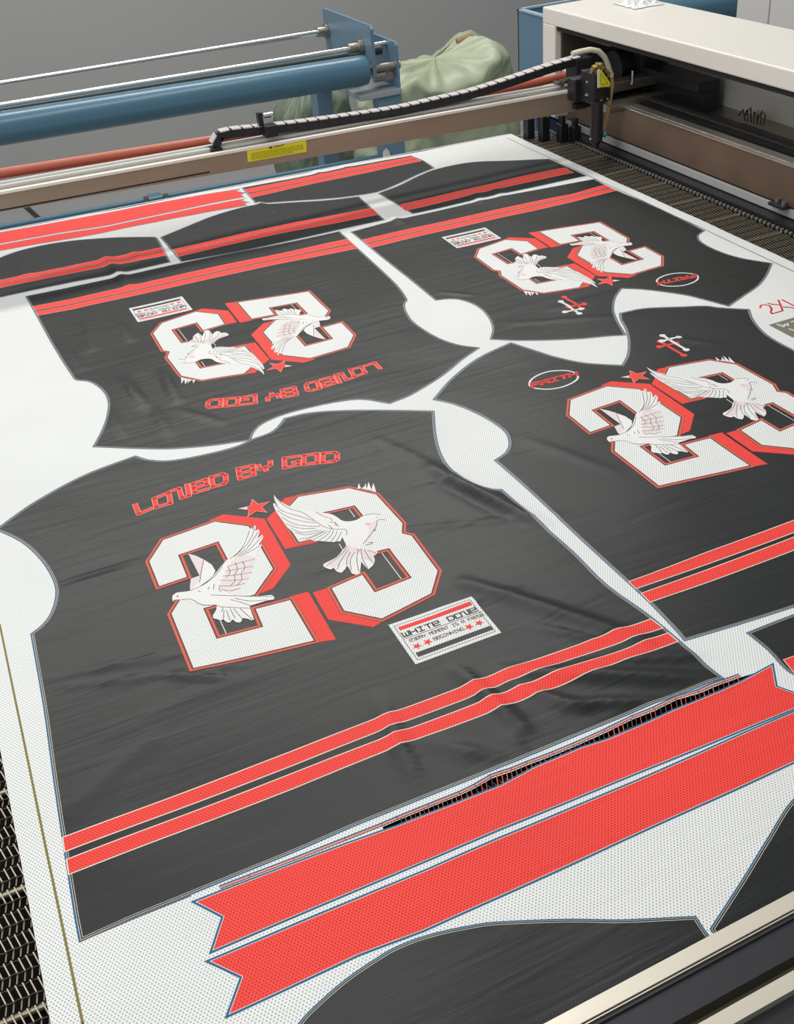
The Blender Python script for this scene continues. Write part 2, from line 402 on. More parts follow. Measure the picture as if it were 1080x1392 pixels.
# printed guide lines along both selvedges and a red trim beside the open cut
items = line(GG([(0, 850), (31, 1000), (64, 1160), (113, 1392), (135, 1500)]), 0.0022, L0, 'L')
tag(drape('guide_line', items, sh), 'thin olive line along the left edge')
items = line([(1.352, 1.0), (1.353, 1.9), (1.354, 2.52)], 0.002, L0, 'G')
tag(drape('guide_line', items, sh), 'thin grey line along the right edge')
trim_top = [(x, y - 3.0) for x, y in gap_top[:-1]]
items = []
lw = GG([(300, 1208), (340, 1192.5), (400, 1169.5), (470, 1142)] + trim_top)
items += line(lw, 0.0020, L0, 'P')
items += line([(x, y - .0010) for x, y in lw], 0.0009, L0 + .0002, 'M')
items += line([(x - .0002, y + .0020) for x, y in lw], 0.0014, L0 + .0002, 'B')
tag(drape('cut_trim', items, sh), 'dark red and blue trim strip along the open cut')
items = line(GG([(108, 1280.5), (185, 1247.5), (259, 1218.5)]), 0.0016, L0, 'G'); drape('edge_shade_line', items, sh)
# printed size marks at the right
q7 = crop(980, 360, 9.94)
st = [[(535, 590), (545, 555), (600, 545), (660, 560), (690, 600), (680, 650), (700, 668), (760, 650), (835, 628)], [(640, 530), (700, 540), (790, 548)], [(780, 485), (815, 560), (840, 630)],
      [(830, 480), (900, 515), (994, 560), (1060, 590)], [(850, 578), (920, 580), (1000, 592), (1100, 560)], [(1040, 470), (1090, 600), (1240, 560)]]
items = []
for s_ in st: items += line(smooth(GG(q7(s_)), False), 0.0034, L0, 'R')
tag(drape('size_marking', items, sh), 'red handwritten 2XL size mark')
tagq = GG([(1045.4, 443), (1110, 423), (1142, 440), (1077.6, 460)])
items = [(tagq, L0, 'T')]
for s_ in [[(765, 815), (800, 838), (815, 820), (850, 855), (870, 815)], [(890, 830), (912, 838), (905, 800)], [(955, 780), (985, 772)], [(930, 880), (1000, 905), (1030, 890)]]:
    items += line(GG(q7(s_)), 0.003, L0 + .0003, 'C')
tag(drape('printed_tag', items, sh), 'olive printed tag with pale letters')

# ================================================================== PRINTED PANELS
def bil(q, u, v):    # q: TL TR BR BL, v down
    a, b, c, d = q
    return tuple((a[k] * (1 - u) + b[k] * u) * (1 - v) + (d[k] * (1 - u) + c[k] * u) * v for k in (0, 1))
GL = {'L': [[(0, 1), (0, 0), (1, 0)]], 'O': [[(0, 0), (1, 0), (1, 1), (0, 1), (0, 0)]], 'V': [[(-.08, 1), (.42, 1), (.46, 0), (1, 0), (1, 1.1)]],
      'E': [[(1, 0), (0, 0), (0, 1), (1, 1), (1, .5), (0, .5)]], 'D': [[(0, 0), (0, 1), (.8, 1), (1, .8), (1, .2), (.8, 0), (0, 0)]],
      'B': [[(0, 0), (0, 1), (1, 1), (1, 0), (0, 0)], [(0, .5), (1, .5)]], 'Y': [[(0, 1), (0, .45), (1, .45), (1, 1)], [(.5, .45), (.5, 0)]],
      'G': [[(1, 1), (0, 1), (0, 0), (1, 0), (1, .42), (.6, .42)]], 'W': [[(0, 1), (0, 0), (1, 0), (1, 1)], [(.5, 0), (.5, .8)]],
      'H': [[(0, 0), (0, 1)], [(1, 0), (1, 1)], [(0, .5), (1, .5)]], 'I': [[(.5, 0), (.5, 1)], [(.1, 1), (.9, 1)], [(.1, 0), (.9, 0)]],
      'T': [[(0, 1), (1, 1)], [(.5, 1), (.5, 0)]], 'R': [[(0, 0), (0, 1), (1, 1), (1, .5), (0, .5)], [(.5, .5), (1, 0)]],
      'M': [[(0, 0), (0, 1), (.5, .5), (1, 1), (1, 0)]], 'N': [[(0, 0), (0, 1), (1, 0), (1, 1)]], 'S': [[(1, 1), (0, 1), (0, .5), (1, .5), (1, 0), (0, 0)]],
      'A': [[(0, 0), (0, .8), (.2, 1), (1, 1), (1, 0)], [(0, .45), (1, .45)]], 'F': [[(0, 0), (0, 1), (1, 1)], [(0, .5), (.8, .5)]]}
def glyph(ch, quad, wd, lift, code, inset=0.0):
    out = []
    for s_ in GL[ch]:
        out += line([bil(quad, inset + (1 - 2 * inset) * x, 1 - (inset + (1 - 2 * inset) * y)) for x, y in s_], wd, lift, code)
    return out
def star(c, r, rot, lift, code, k=.40):
    return [([(c[0] + (r if i % 2 == 0 else r * k) * math.cos(rot + i * math.pi / 5), c[1] + (r if i % 2 == 0 else r * k) * math.sin(rot + i * math.pi / 5)) for i in range(10)], lift, code)]
def seq(q, u0, u1, n, gapf=.22):
    wd = (u1 - u0) / (n + (n - 1) * gapf); return [(u0 + i * wd * (1 + gapf), u0 + i * wd * (1 + gapf) + wd) for i in range(n)]
def sub(q, u0, v0, u1, v1): return [bil(q, u0, v0), bil(q, u1, v0), bil(q, u1, v1), bil(q, u0, v1)]

two = GG(c4([(168, 635), (240, 522), (510, 424), (688, 450), (815, 672), (718, 808), (450, 882), (520, 1040), (765, 975), (725, 882), (905, 835), (1030, 1050), (400, 1195), (285, 912), (330, 838), (520, 782), (595, 655), (530, 528), (318, 600), (365, 716), (220, 765)]))
two_red = GG(c4([(480, 415), (555, 385), (770, 410), (908, 650), (815, 775), (720, 812), (660, 700), (688, 450), (510, 428)]))
two_red2 = GG(c4([(900, 838), (905, 815), (1000, 790), (1146, 1043), (1030, 1062), (960, 1000)]))
three = GG(c5([(255, 296), (520, 248), (662, 282), (800, 435), (797, 488), (848, 500), (985, 682), (950, 800), (692, 932), (495, 893), (430, 775), (590, 706), (655, 797), (850, 718), (732, 568), (560, 612), (515, 500), (645, 455), (550, 338), (310, 392), (350, 508), (258, 532), (170, 400), (215, 340)]))
three_red = GG(c5([(300, 283), (255, 288), (183, 303), (130, 370), (88, 412), (185, 568), (350, 532), (350, 512), (258, 534), (200, 400), (215, 340), (255, 300)]))
three_red2 = GG(c5([(330, 795), (412, 772), (430, 770), (495, 885), (692, 925), (745, 912), (648, 977), (412, 940)]))
dove1 = GG(d1([(88, 690), (95, 665), (125, 645), (165, 640), (235, 630), (300, 600), (370, 560), (430, 500), (490, 425), (550, 360), (600, 310), (650, 250), (672, 205), (700, 180), (720, 130), (732, 112), (742, 130), (760, 92), (770, 102), (765, 140), (793, 128), (800, 150), (780, 205), (822, 170), (830, 195), (790, 255), (820, 250), (800, 290), (772, 310), (775, 350), (745, 420), (740, 470), (710, 530), (690, 560), (650, 610), (600, 650), (590, 665), (700, 675), (800, 668), (900, 658), (922, 680), (915, 695), (860, 705), (780, 730), (720, 748), (727, 780), (755, 860), (740, 868), (690, 850), (655, 850), (655, 868), (640, 885), (610, 882), (580, 860), (572, 868), (560, 885), (535, 885), (505, 862), (480, 872), (455, 860), (425, 855), (420, 830), (445, 790), (452, 748), (400, 747), (330, 747), (270, 732), (210, 712), (150, 702), (110, 705), (97, 720)]))
dove1_wing = GG(d1([(215, 322), (280, 340), (350, 375), (410, 415), (440, 465), (422, 505), (380, 545), (310, 595), (235, 630), (232, 600), (240, 530), (310, 505)]))
dove1_pink = GG(d1([(215, 322), (280, 340), (345, 372), (330, 440), (315, 510), (300, 560), (235, 625), (232, 600), (240, 530), (310, 505)]))
dove1_pink2 = GG(d1([(600, 350), (700, 335), (765, 352), (738, 450), (700, 530), (640, 600), (560, 655), (470, 605), (520, 480)]))
l1 = [[(215, 322), (308, 505)], [(345, 375), (325, 470), (312, 560)], [(165, 702), (240, 700), (330, 745), (450, 745)], [(235, 630), (330, 588), (430, 515), (500, 425)],
      [(560, 370), (640, 300), (690, 215), (718, 140)], [(590, 350), (680, 270), (735, 190), (762, 110)], [(610, 345), (700, 280), (790, 145)], [(630, 345), (720, 290), (822, 185)], [(650, 345), (740, 300), (800, 262)],
      [(540, 430), (650, 400), (760, 370)], [(525, 470), (640, 450), (745, 430)], [(500, 510), (620, 500), (735, 480)], [(480, 545), (600, 545), (705, 530)], [(465, 590), (570, 590), (680, 570)], [(490, 620), (560, 630), (640, 610)],
      [(540, 430), (560, 480), (530, 520)], [(600, 400), (620, 450), (600, 500)], [(660, 390), (680, 440), (650, 490)], [(590, 500), (600, 550), (560, 590)], [(650, 490), (655, 540), (620, 580)],
      [(400, 665), (500, 668), (590, 670), (900, 672)], [(560, 700), (640, 720), (720, 745)], [(600, 690), (720, 710), (860, 700)], [(500, 760), (600, 765), (725, 768)],
      [(510, 790), (505, 862)], [(530, 785), (560, 868)], [(560, 775), (600, 850)], [(590, 775), (655, 850)], [(640, 772), (745, 862)], [(455, 750), (500, 770), (490, 800)], [(480, 600), (470, 620), (490, 640)], [(430, 575), (425, 620)], [(390, 600), (380, 620)], [(300, 630), (320, 640)]]
dove2 = GG(d2([(18, 88), (70, 150), (150, 195), (260, 235), (400, 250), (530, 265), (590, 290), (640, 325), (700, 335), (780, 320), (850, 280), (930, 268), (990, 275), (1020, 295), (1047, 328), (1010, 325), (970, 332), (960, 370), (945, 410), (920, 450), (890, 490), (850, 530), (825, 560), (830, 590), (880, 600), (930, 602), (970, 620), (960, 645), (935, 660), (945, 700), (925, 745), (885, 780), (850, 745), (820, 710), (815, 760), (810, 815), (775, 830), (735, 818), (715, 780), (690, 745), (670, 780), (640, 810), (600, 800), (570, 768), (540, 782), (500, 770), (470, 745), (480, 725), (540, 695), (600, 660), (645, 605), (680, 560), (668, 525), (645, 480), (630, 520), (600, 520), (560, 525), (500, 520), (440, 515), (380, 515), (360, 500), (300, 512), (255, 515), (210, 450), (150, 400), (90, 320), (40, 250), (12, 182), (22, 170), (60, 205), (25, 140)]))
dove2_tail = GG(d2([(688, 555), (820, 595), (930, 604), (965, 622), (955, 645), (932, 660), (940, 700), (900, 700), (850, 690), (800, 620), (750, 645), (650, 700), (610, 745), (560, 760), (485, 742), (545, 698), (605, 660), (650, 605)]))
dove2_breast = GG(d2([(960, 335), (955, 375), (935, 420), (900, 470), (870, 490), (895, 420), (860, 360), (920, 350)]))
l2 = [[(20, 95), (80, 170), (170, 225), (290, 260), (380, 320), (480, 385), (560, 405), (670, 410), (690, 440), (680, 460)], [(30, 190), (110, 250), (250, 290), (380, 330)], [(45, 235), (150, 300), (300, 340), (400, 350)], [(90, 300), (200, 360), (320, 380), (440, 380)],
      [(130, 360), (250, 400), (400, 400)], [(175, 400), (280, 440), (420, 415)], [(215, 440), (320, 460), (450, 420)], [(250, 500), (350, 480), (470, 425)], [(310, 505), (420, 460), (490, 420)], [(370, 510), (460, 460), (510, 425)],
      [(430, 512), (500, 465), (540, 415)], [(490, 515), (540, 470), (565, 420)], [(540, 520), (580, 470), (600, 425)], [(590, 520), (620, 470), (640, 430)], [(530, 340), (580, 350), (610, 380)], [(400, 250), (480, 290), (540, 310), (555, 330)], [(580, 340), (590, 375)], [(520, 370), (560, 405)],
      [(850, 280), (930, 268), (1000, 280)], [(965, 330), (960, 380), (900, 470), (840, 540)], [(1045, 328), (1000, 318), (970, 330)], [(955, 300), (970, 302)], [(935, 410), (955, 418), (940, 425)], [(880, 535), (930, 530), (900, 550), (860, 555)], [(860, 355), (900, 365)],
      [(690, 570), (640, 640), (500, 750)], [(700, 600), (640, 690), (600, 780)], [(720, 620), (690, 690), (690, 740)], [(760, 620), (720, 700), (730, 790)], [(790, 610), (780, 700), (800, 800)], [(820, 600), (830, 680), (880, 770)], [(850, 600), (880, 660), (930, 720)], [(880, 605), (955, 640)], [(780, 590), (800, 610), (820, 590)]]
crown = [[(565, 252), (570, 222), (583, 248)], [(583, 250), (600, 240), (608, 222), (612, 256)], [(612, 256), (622, 215), (640, 262)], [(636, 262), (648, 222), (663, 270)]]
label_q = GG(c6([(45, 325), (655, 120), (875, 385), (245, 615)]))
star_c = G(c4([(722, 353)])[0]); star_t = G(c4([(655, 356)])[0])
words = [('L', t1([(62, 590), (128, 568), (268, 632), (120, 700)])), ('O', t1([(250, 525), (415, 455), (440, 580), (275, 630)])), ('V', t1([(425, 448), (580, 385), (612, 512), (515, 535)])),
         ('E', t1([(605, 388), (755, 335), (780, 450), (628, 492)])), ('D', t1([(775, 325), (935, 280), (950, 400), (795, 440)])),
         ('B', t2([(75, 250), (245, 215), (260, 325), (98, 368)])), ('Y', t2([(265, 225), (402, 180), (412, 260), (300, 312)])),
         ('G', t2([(500, 155), (665, 130), (668, 235), (508, 270)])), ('O', t2([(682, 128), (838, 108), (842, 215), (682, 235)])), ('D', t2([(855, 108), (1020, 92), (1022, 200), (855, 215)]))]
words[0] = ('L', t1([(75, 580), (215, 520), (262, 632), (120, 692)]))
words[2] = ('V', t1([(425, 448), (585, 392), (608, 512), (455, 560)]))

def numerals(X, parent):
    it = [(X(two_red), L0 + .0004, 'R'), (X(two_red2), L0 + .0004, 'R')]
    a = drape('numeral', it + [(offset(X(two), .0056), L0 + .0006, 'M'), (offset(X(two), .0050), L0 + .0008, 'O'), (offset(X(two), .0021), L0 + .0010, 'M'), (X(two), L0 + .0012, 'W')], parent)
    tag(a, 'white block numeral 2 with red shadow')
    it = [(X(three_red), L0 + .0004, 'R'), (X(three_red2), L0 + .0004, 'R')]
    b = drape('numeral', it + [(offset(X(three), .0056), L0 + .0006, 'M'), (offset(X(three), .0050), L0 + .0008, 'O'), (offset(X(three), .0021), L0 + .0010, 'M'), (X(three), L0 + .0012, 'W')], parent)
    tag(b, 'white block numeral 3 with red shadow')
    z = L0 + .0014
    items = [(X(dove1_wing), z, 'D'), (X(dove1_pink), z + .0002, 'I'), (X(smooth(dove1, True, 40, 3)), z + .0003, 'D'), (X(dove1_pink2), z + .0005, 'I')]
    for l in l1: items += line(smooth(X(GG(d1(l))), False, 80, 3), .0008, z + .0007, 'G')
    e = X([G(d1([(133, 676)])[0])])[0]; items += star(e, .0014, 0, z + .0008, 'K', .8)
    items += line(X(GG(c4([(540, 945), (572, 1015)]))), .0010, L0 + .0006, 'D')
    tag(drape('dove_print', items, parent), 'white dove with raised wing flying left')
    items = [(X(smooth(dove2, True, 40, 3)), z, 'D'), (X(dove2_tail), z + .0002, 'I'), (X(dove2_breast), z + .0002, 'I')]
    for l in l2: items += line(smooth(X(GG(d2(l))), False, 80, 3), .0008, z + .0004, 'G')
    items += line(X(GG(c5([(690, 588), (795, 725)]))), .0010, L0 + .0006, 'D') + line(X(GG(c5([(515, 350), (550, 398)]))), .0010, L0 + .0006, 'D') + line(X(GG(c5([(468, 540), (492, 578)]))), .0010, L0 + .0006, 'D')
    items += [(X(GG(c5(c))), z, 'D') for c in crown]
    tag(drape('dove_print', items, parent), 'white dove with spread tail facing right')
    s0 = X([star_c])[0]; s1 = X([star_t])[0]; rot = math.atan2(s1[1] - s0[1], s1[0] - s0[0])
    items = star(s0, .0235, rot, L0 + .0016, 'P') + star(s0, .0205, rot, L0 + .0018, 'R') + [([ (s0[0] + .0235 * math.cos(rot), s0[1] + .0235 * math.sin(rot)), (s0[0] + .011 * math.cos(rot + .3), s0[1] + .011 * math.sin(rot + .3)), (s0[0] + .011 * math.cos(rot - .3), s0[1] + .011 * math.sin(rot - .3))], L0 + .0020, 'I')]
    drape('star_print', items, parent)
def lettering(X, parent):
    items = []
    for ch, q in words:
        q = X(GG(q)); cx = sum(p[0] for p in q) / 4; cy = sum(p[1] for p in q) / 4
        q2 = [(cx + (p[0] - cx) * .80, cy + (p[1] - cy) * .76) for p in q]
        items += glyph(ch, q2, .0076, L0 + .0006, 'P') + glyph(ch, q2, .0057, L0 + .0009, 'R')
    tag(drape('lettering', items, parent), 'red block letters reading LOVED BY GOD')
def patch(X, parent):
    q = X(label_q); z = L0 + .0006
    items = [(q, z, 'W')]
    items += line(sub(q, .045, .07, .955, .93), .0008, z + .0003, 'G', True)
    items += [(sub(q, .075, .12, .94, .205), z + .0003, 'R'), (sub(q, .07, .775, .95, .88), z + .0003, 'K'), (sub(q, .06, .405, .985, .418), z + .0003, 'K')]
    wds = 'WHITE DOVE'; sl = seq(q, .07, .94, 10, .28)
    for ch, (a, b) in zip(wds, sl):
        if ch != ' ': items += glyph(ch, sub(q, a, .270, b, .370), .0018, z + .0005, 'K')
    wds = 'EVERY MOMENT IS A FRESH'; sl = seq(q, .10, .97, 23, .35)
    for ch, (a, b) in zip(wds, sl):
        if ch != ' ': items += glyph(ch, sub(q, a, .455, b, .52), .0008, z + .0005, 'M')
    wds = 'BEGINNING'; sl = seq(q, .33, .68, 9, .35)
    for ch, (a, b) in zip(wds, sl):
        items += glyph(ch, sub(q, a, .60, b, .665), .0008, z + .0005, 'M')
    for u, v in ((.13, .65), (.256, .645), (.745, .64), (.868, .635)):
        items += star(bil(q, u, v), .0062, .9, z + .0005, 'R')
    tag(drape('label_print', items, parent), 'white rectangular label with red bar, black bar and lettering')
def outline(P, parent, far=False):
    k = 1.0 if not far else 0.8
    return drape('cut_line', ring(P, .0008 * k, .0026 * k, L0 - .0002, 'B') + ring(P, .0003, .0008 * k, L0 - .0002, 'C') + ring(P, -.0010, .0003, L0 + .0002, 'K') + ring(P, -.0014, -.0010, L0 + .0002, 'C'), parent)
def stripes(quads, parent, piping=True):
    """each stripe: TL,TR,BR,BL (photo points, left and right ends may hold more points)"""
    for top, bot in quads:
        P = GG(top) + GG(bot)[::-1]
        items = [(offset(P, .0012) if piping else P, L0 + .0003, 'C'), (P, L0 + .0006, 'R')]
        drape('stripe', items, parent)
def panel(name, label, cat, px, group='printed jersey panels', far=False, world=None):
    P = smooth(GG(px)) if world is None else world
    cx = (min(p[0] for p in P) + max(p[0] for p in P)) / 2; cy = (min(p[1] for p in P) + max(p[1] for p in P)) / 2
    t = thing(name, (cx, cy, T), label, cat, group)
    drape('cloth', [(P, L0, 'K')], t); outline(P, t, far)
    return t

A = [(111, 1277), (104, 1240), (76, 1060), (62, 960), (44.5, 862), (59.3, 850), (71, 834), (77.6, 813), (77.6, 798), (71, 781), (59, 763), (41.5, 745), (23.7, 733), (-3, 721), (53, 681), (112.6, 649), (183.7, 621.5),
     (201.5, 626.7), (228, 628), (266.7, 622), (320, 609.5), (347, 598), (366, 591), (377, 583.5), (388, 569.5), (421, 562), (473, 558.7), (540, 558.7), (588.8, 559.8), (592, 595.5), (601, 624), (618.7, 646), (643.9, 661.6), (666, 667), (681.6, 667.6),
     (728.9, 709), (776, 750), (823.3, 797), (880, 838), (923, 873.5), (955.6, 903), (980, 924), (893, 956), (780, 1001), (681.5, 1041.5), (611, 1069.5), (540.7, 1098), (470, 1126.5), (400, 1157), (259, 1214.5), (185, 1244)]
pa = panel('jersey_back_panel', 'black jersey back panel in front, LOVED BY GOD reading upright above 23', 'jersey panel', A)
stripes([([(86.5, 1140), (400, 1022.5), (520, 976), (700, 909), (790, 877), (885, 843.7)], [(89.2, 1158), (400, 1041), (540, 986), (700, 926), (790, 893), (900.5, 855)]),
         ([(91.8, 1169.8), (400, 1052.5), (545, 997), (700, 939), (800, 903), (908, 862.5)], [(94.6, 1188.5), (400, 1072), (550, 1012), (700, 957), (800, 920), (921, 873)])], pa)
numerals(ID, pa); lettering(ID, pa); patch(ID, pa)

B = [(36, 403.5), (101.8, 515), (122, 519), (139, 530), (148, 545), (147.4, 565), (139, 587), (128, 608), (222, 610.5), (281.5, 607), (326, 601.5), (340, 599.5), (345, 588), (355, 578), (377, 567), (406.7, 557.5), (454.8, 547), (492, 543.2), (530, 548.8),
     (560, 537), (600, 512), (628, 490), (651, 474.5), (623, 470.5), (597, 461.5), (574.8, 448.5), (560, 437), (551.5, 424), (549.5, 414), (553, 408), (531.8, 381), (461, 315.5), (400, 329), (318, 344.5), (200, 369), (100, 391)]
pb = panel('jersey_back_panel', 'black jersey back panel lying upside down behind the front one, dense folds at its left', 'jersey panel', B, far=True)
# its hem stripes are laid out like those of the front panel
def hem_stripes(lines, parent):
    for (a, b) in lines:
        P = GG(a) + GG(b)[::-1]
        drape('stripe', [(offset(P, .0008), L0 + .0003, 'C'), (P, L0 + .0006, 'R')], parent)
hem_stripes([([(45, 417.3), (100, 407), (182, 388), (300, 362.5), (400, 341.5), (473, 325.6)], [(48.3, 422.8), (100, 413.2), (182, 394.5), (300, 369), (400, 347.8), (479, 331.2)]),
             ([(49.3, 424.6), (100, 415), (182, 396.2), (300, 370.7), (400, 349.5), (481, 332.8)], [(52.3, 429.8), (100, 421), (182, 402.3), (300, 376.5), (400, 355.5), (487, 337.8)])], pb)
numerals(TB, pb); lettering(TB, pb); patch(TB, pb)

Cp = [(478, 315.8), (557.8, 380), (593, 408.2), (610, 406.5), (626.7, 407.8), (649, 416.5), (663.7, 430), (671, 446.7), (668, 462.6), (708, 464), (782, 461.5), (826.7, 457.8), (850, 456.5), (839.6, 439), (834, 424), (836, 406), (845, 393),
      (874.8, 394.3), (930, 401.5), (960, 408.5), (991, 416.8), (1010, 404), (1030, 390), (1042, 375), (1049.5, 358.5), (1006, 351.3), (976, 342), (954, 331), (949, 322), (957.5, 315), (900, 286), (837, 259.5), (808, 244.5), (680, 268.5), (550, 297.5)]
pc = panel('jersey_front_panel', 'black jersey front panel lying upside down at the far right beside bare belt', 'jersey panel', Cp, far=True)
hem_stripes([([(493, 326.8), (600, 303), (680, 284.5), (780, 264.5), (822, 252)], [(498.5, 331.3), (600, 308), (680, 290), (780, 268), (829, 255.6)]),
             ([(500, 332.8), (600, 309.5), (680, 291.6), (780, 269.5), (831, 256.8)], [(505.5, 337), (600, 315), (680, 296.8), (780, 275), (838, 260.2)])], pc)
numerals(TC, pc); patch(TC, pc)

D = [(591, 543.8), (618.7, 550), (650, 562.5), (675, 576.7), (689.5, 589), (694, 603), (689.5, 616), (674.7, 627), (728.9, 674), (791.8, 734), (854.8, 792), (884.4, 820), (921.5, 858.5), (931.9, 870.4), (1003, 849.6), (1080, 824.4), (1190, 786), (1300, 745),
     (1260, 690), (1180, 590), (1172, 560), (1200, 540), (1160, 515), (1110, 494), (1080, 478), (1058, 466.8), (1042, 456.8), (1030, 445.5), (1022, 433.4), (1018, 421.6), (980, 419.4), (960, 417), (930, 418), (875, 420.7), (844, 427.5), (845, 435.6), (852.6, 450), (856, 465), (854.4, 483.7), (847, 497.5),
     (828, 496.7), (791, 493.7), (754, 486), (724, 477), (694.8, 467.8), (650, 489), (617, 514)]
pd = panel('jersey_front_panel', 'black jersey front panel at the right, red FAITH oval upright near its left shoulder', 'jersey panel', D)
stripes([([(856, 792.5), (880, 783.5), (960, 752.5), (1080, 709), (1250, 648)], [(865, 801.5), (960, 768), (1080, 724.5), (1262, 660)]),
         ([(873, 808.5), (960, 776.5), (1080, 731.5), (1268, 666)], [(884, 820), (960, 793), (1080, 748), (1280, 680)])], pd)
numerals(TD, pd)
# FAITH ovals and crosses
k3 = crop(700, 440, 4.5)
oval = [(90, 375), (100, 350), (140, 322), (200, 300), (260, 292), (320, 292), (360, 302), (385, 320), (383, 345), (350, 370), (300, 392), (240, 405), (180, 408), (120, 400), (95, 388)]
def faith(X, parent, base=lambda L: GG(k3(L))):
    items = ring(smooth(X(base(oval)), True, 60, 3), -.0016, .0016, L0 + .0004, 'W')
    q = X(base([(88, 372), (380, 296), (385, 325), (95, 408)])); 
    for ch, (a, b) in zip('FAITH', seq(q, .03, .97, 5, .28)):
        items += glyph(ch, sub(q, a + .02, .14, b + .02, .86), .0056, L0 + .0007, 'M') + glyph(ch, sub(q, a + .02, .14, b + .02, .86), .0040, L0 + .0010, 'R')
    tag(drape('oval_print', items, parent), 'red FAITH lettering across a white oval ring')
def crosses(X, parent, base=lambda L: GG(k3(L))):
    items = []
    for code, dx, dy, z in (('R', -15, 34, 0), ('W', 0, 0, .0003)):
        a = X(base([(905 + dx, 80 + dy), (1050 + dx, 165 + dy), (900 + dx, 112 + dy), (1003 + dx, 90 + dy)]))
        items += line([a[0], a[1]], .0050, L0 + .0006 + z, code) + line([a[2], a[3]], .0050, L0 + .0006 + z, code)
        for e in a:
            items += star(e, .0062, .3, L0 + .0007 + z, code, .78)
    tag(drape('cross_print', items, parent), 'white cross overlapping a red cross')
faith(ID, pd); crosses(ID, pd)
# same design on the far front panel: D print space -> A space -> C
Md = np.array([[0.965, -0.0155], [0.0212, 0.9877]]); bd = np.array([0.6597, 0.055])
def TDC(L): return TC([tuple(np.linalg.solve(Md, np.array(p) - bd)) for p in L])
faith(TDC, pc); crosses(TDC, pc)

# ---- smaller panels at the far end, right edge and front edge
def small(name, label, px, st=(), group='printed jersey panels', cat='jersey panel'):
    t = panel(name, label, cat, px, group, far=True); hem_stripes(st, t); return t
small('sleeve_panel', 'black sleeve panel with red stripes at the far left, crossed by a fold',
      [(-60, 420), (-75, 390), (0, 352), (37, 339.5), (92.6, 328.5), (148, 324.3), (207, 322.5), (213, 324), (231, 357.5), (159, 373), (100, 384.5), (0, 404.5)],
      [([(-40, 393), (0, 381.5), (92, 363.5), (150, 351), (220, 337)], [(-40, 398), (0, 386.3), (92, 368), (150, 356), (222.5, 342)]), ([(-40, 399.5), (0, 387.6), (92, 369.3), (150, 357.4), (223.3, 343.3)], [(-40, 405), (0, 392), (92, 373.8), (150, 362), (226, 348)])])
small('sleeve_panel', 'black sleeve panel with red stripes at the far end, between two white gaps',
      [(219, 323), (252, 309.5), (289, 295), (326, 283.5), (348, 279), (380, 277.3), (435.6, 274), (487.4, 268.5), (522, 299.7), (465, 311.5), (400, 326.8), (318, 343.5), (247.5, 357)],
      [([(235, 340), (300, 325.5), (400, 303), (506, 284)], [(239, 344.3), (300, 330), (400, 307.6), (510, 287.5)]), ([(240, 345.5), (300, 331.2), (400, 309), (511, 288.6)], [(243, 350), (300, 335.7), (400, 314), (515, 292.4)])])
small('sleeve_panel', 'black sleeve panel with red stripes at the far right corner of the cloth',
      [(515.5, 264), (543, 253.5), (569, 240.5), (593, 230.8), (639, 221.8), (694.8, 219), (746.7, 217), (797, 240), (700, 260.5), (562, 290.8)],
      [([(541, 279.5), (600, 266.5), (700, 243), (768, 229)], [(546, 282.7), (600, 270.5), (700, 247), (773, 231.6)]), ([(547, 283.7), (600, 271.7), (700, 248), (774, 232.6)], [(551.5, 286.8), (600, 275.5), (700, 252), (780, 235.8)])])
small('sleeve_panel', 'black crescent shaped sleeve panel with red stripes along the very back edge of the cloth',
      [(330, 256), (400, 243), (480, 227), (559, 212), (576, 219.5), (590, 229), (569, 237.5), (543, 250), (515, 261.5), (487, 266.3), (435.6, 271.5), (380, 275), (348, 276.7)],
      [([(333, 258), (400, 244.8), (480, 229), (561, 213)], [(337, 263), (400, 250.2), (480, 233.8), (567, 215.5)]), ([(338, 264.3), (400, 251.4), (480, 235), (568, 216.5)], [(342, 269), (400, 256), (480, 239.5), (573, 219.5)])])
small('sleeve_panel', 'partly visible black panel with red stripe at right edge beside ribbon ends',
      [(1018, 862.4), (1080, 837.8), (1200, 795), (1260, 860), (1120, 930), (1076, 915), (1047, 886)],
      [([(1066, 898.5), (1090, 890), (1180, 855)], [(1080, 915), (1100, 908), (1190, 870)])])
small('sleeve_panel', 'large black panel with curved top edge under the front crossbeam',
      [(380, 1440), (409.6, 1392), (435.6, 1365), (472.6, 1333.7), (509.6, 1308.5), (539, 1291.5), (583.7, 1275), (650, 1260.6), (680, 1257), (772.6, 1253), (846.7, 1254.5), (944.8, 1250), (962, 1275), (1010, 1330), (1010, 1420), (700, 1560), (450, 1560)], cat='jersey panel')
small('sleeve_panel', 'black panel corner at the lower right, to the right of the pointed white gap',
      [(968.9, 1265), (1013, 1196.5), (1046.7, 1141), (1080, 1090), (1140, 1040), (1300, 1040), (1250, 1260), (1060, 1330), (1000, 1300)], cat='jersey panel')

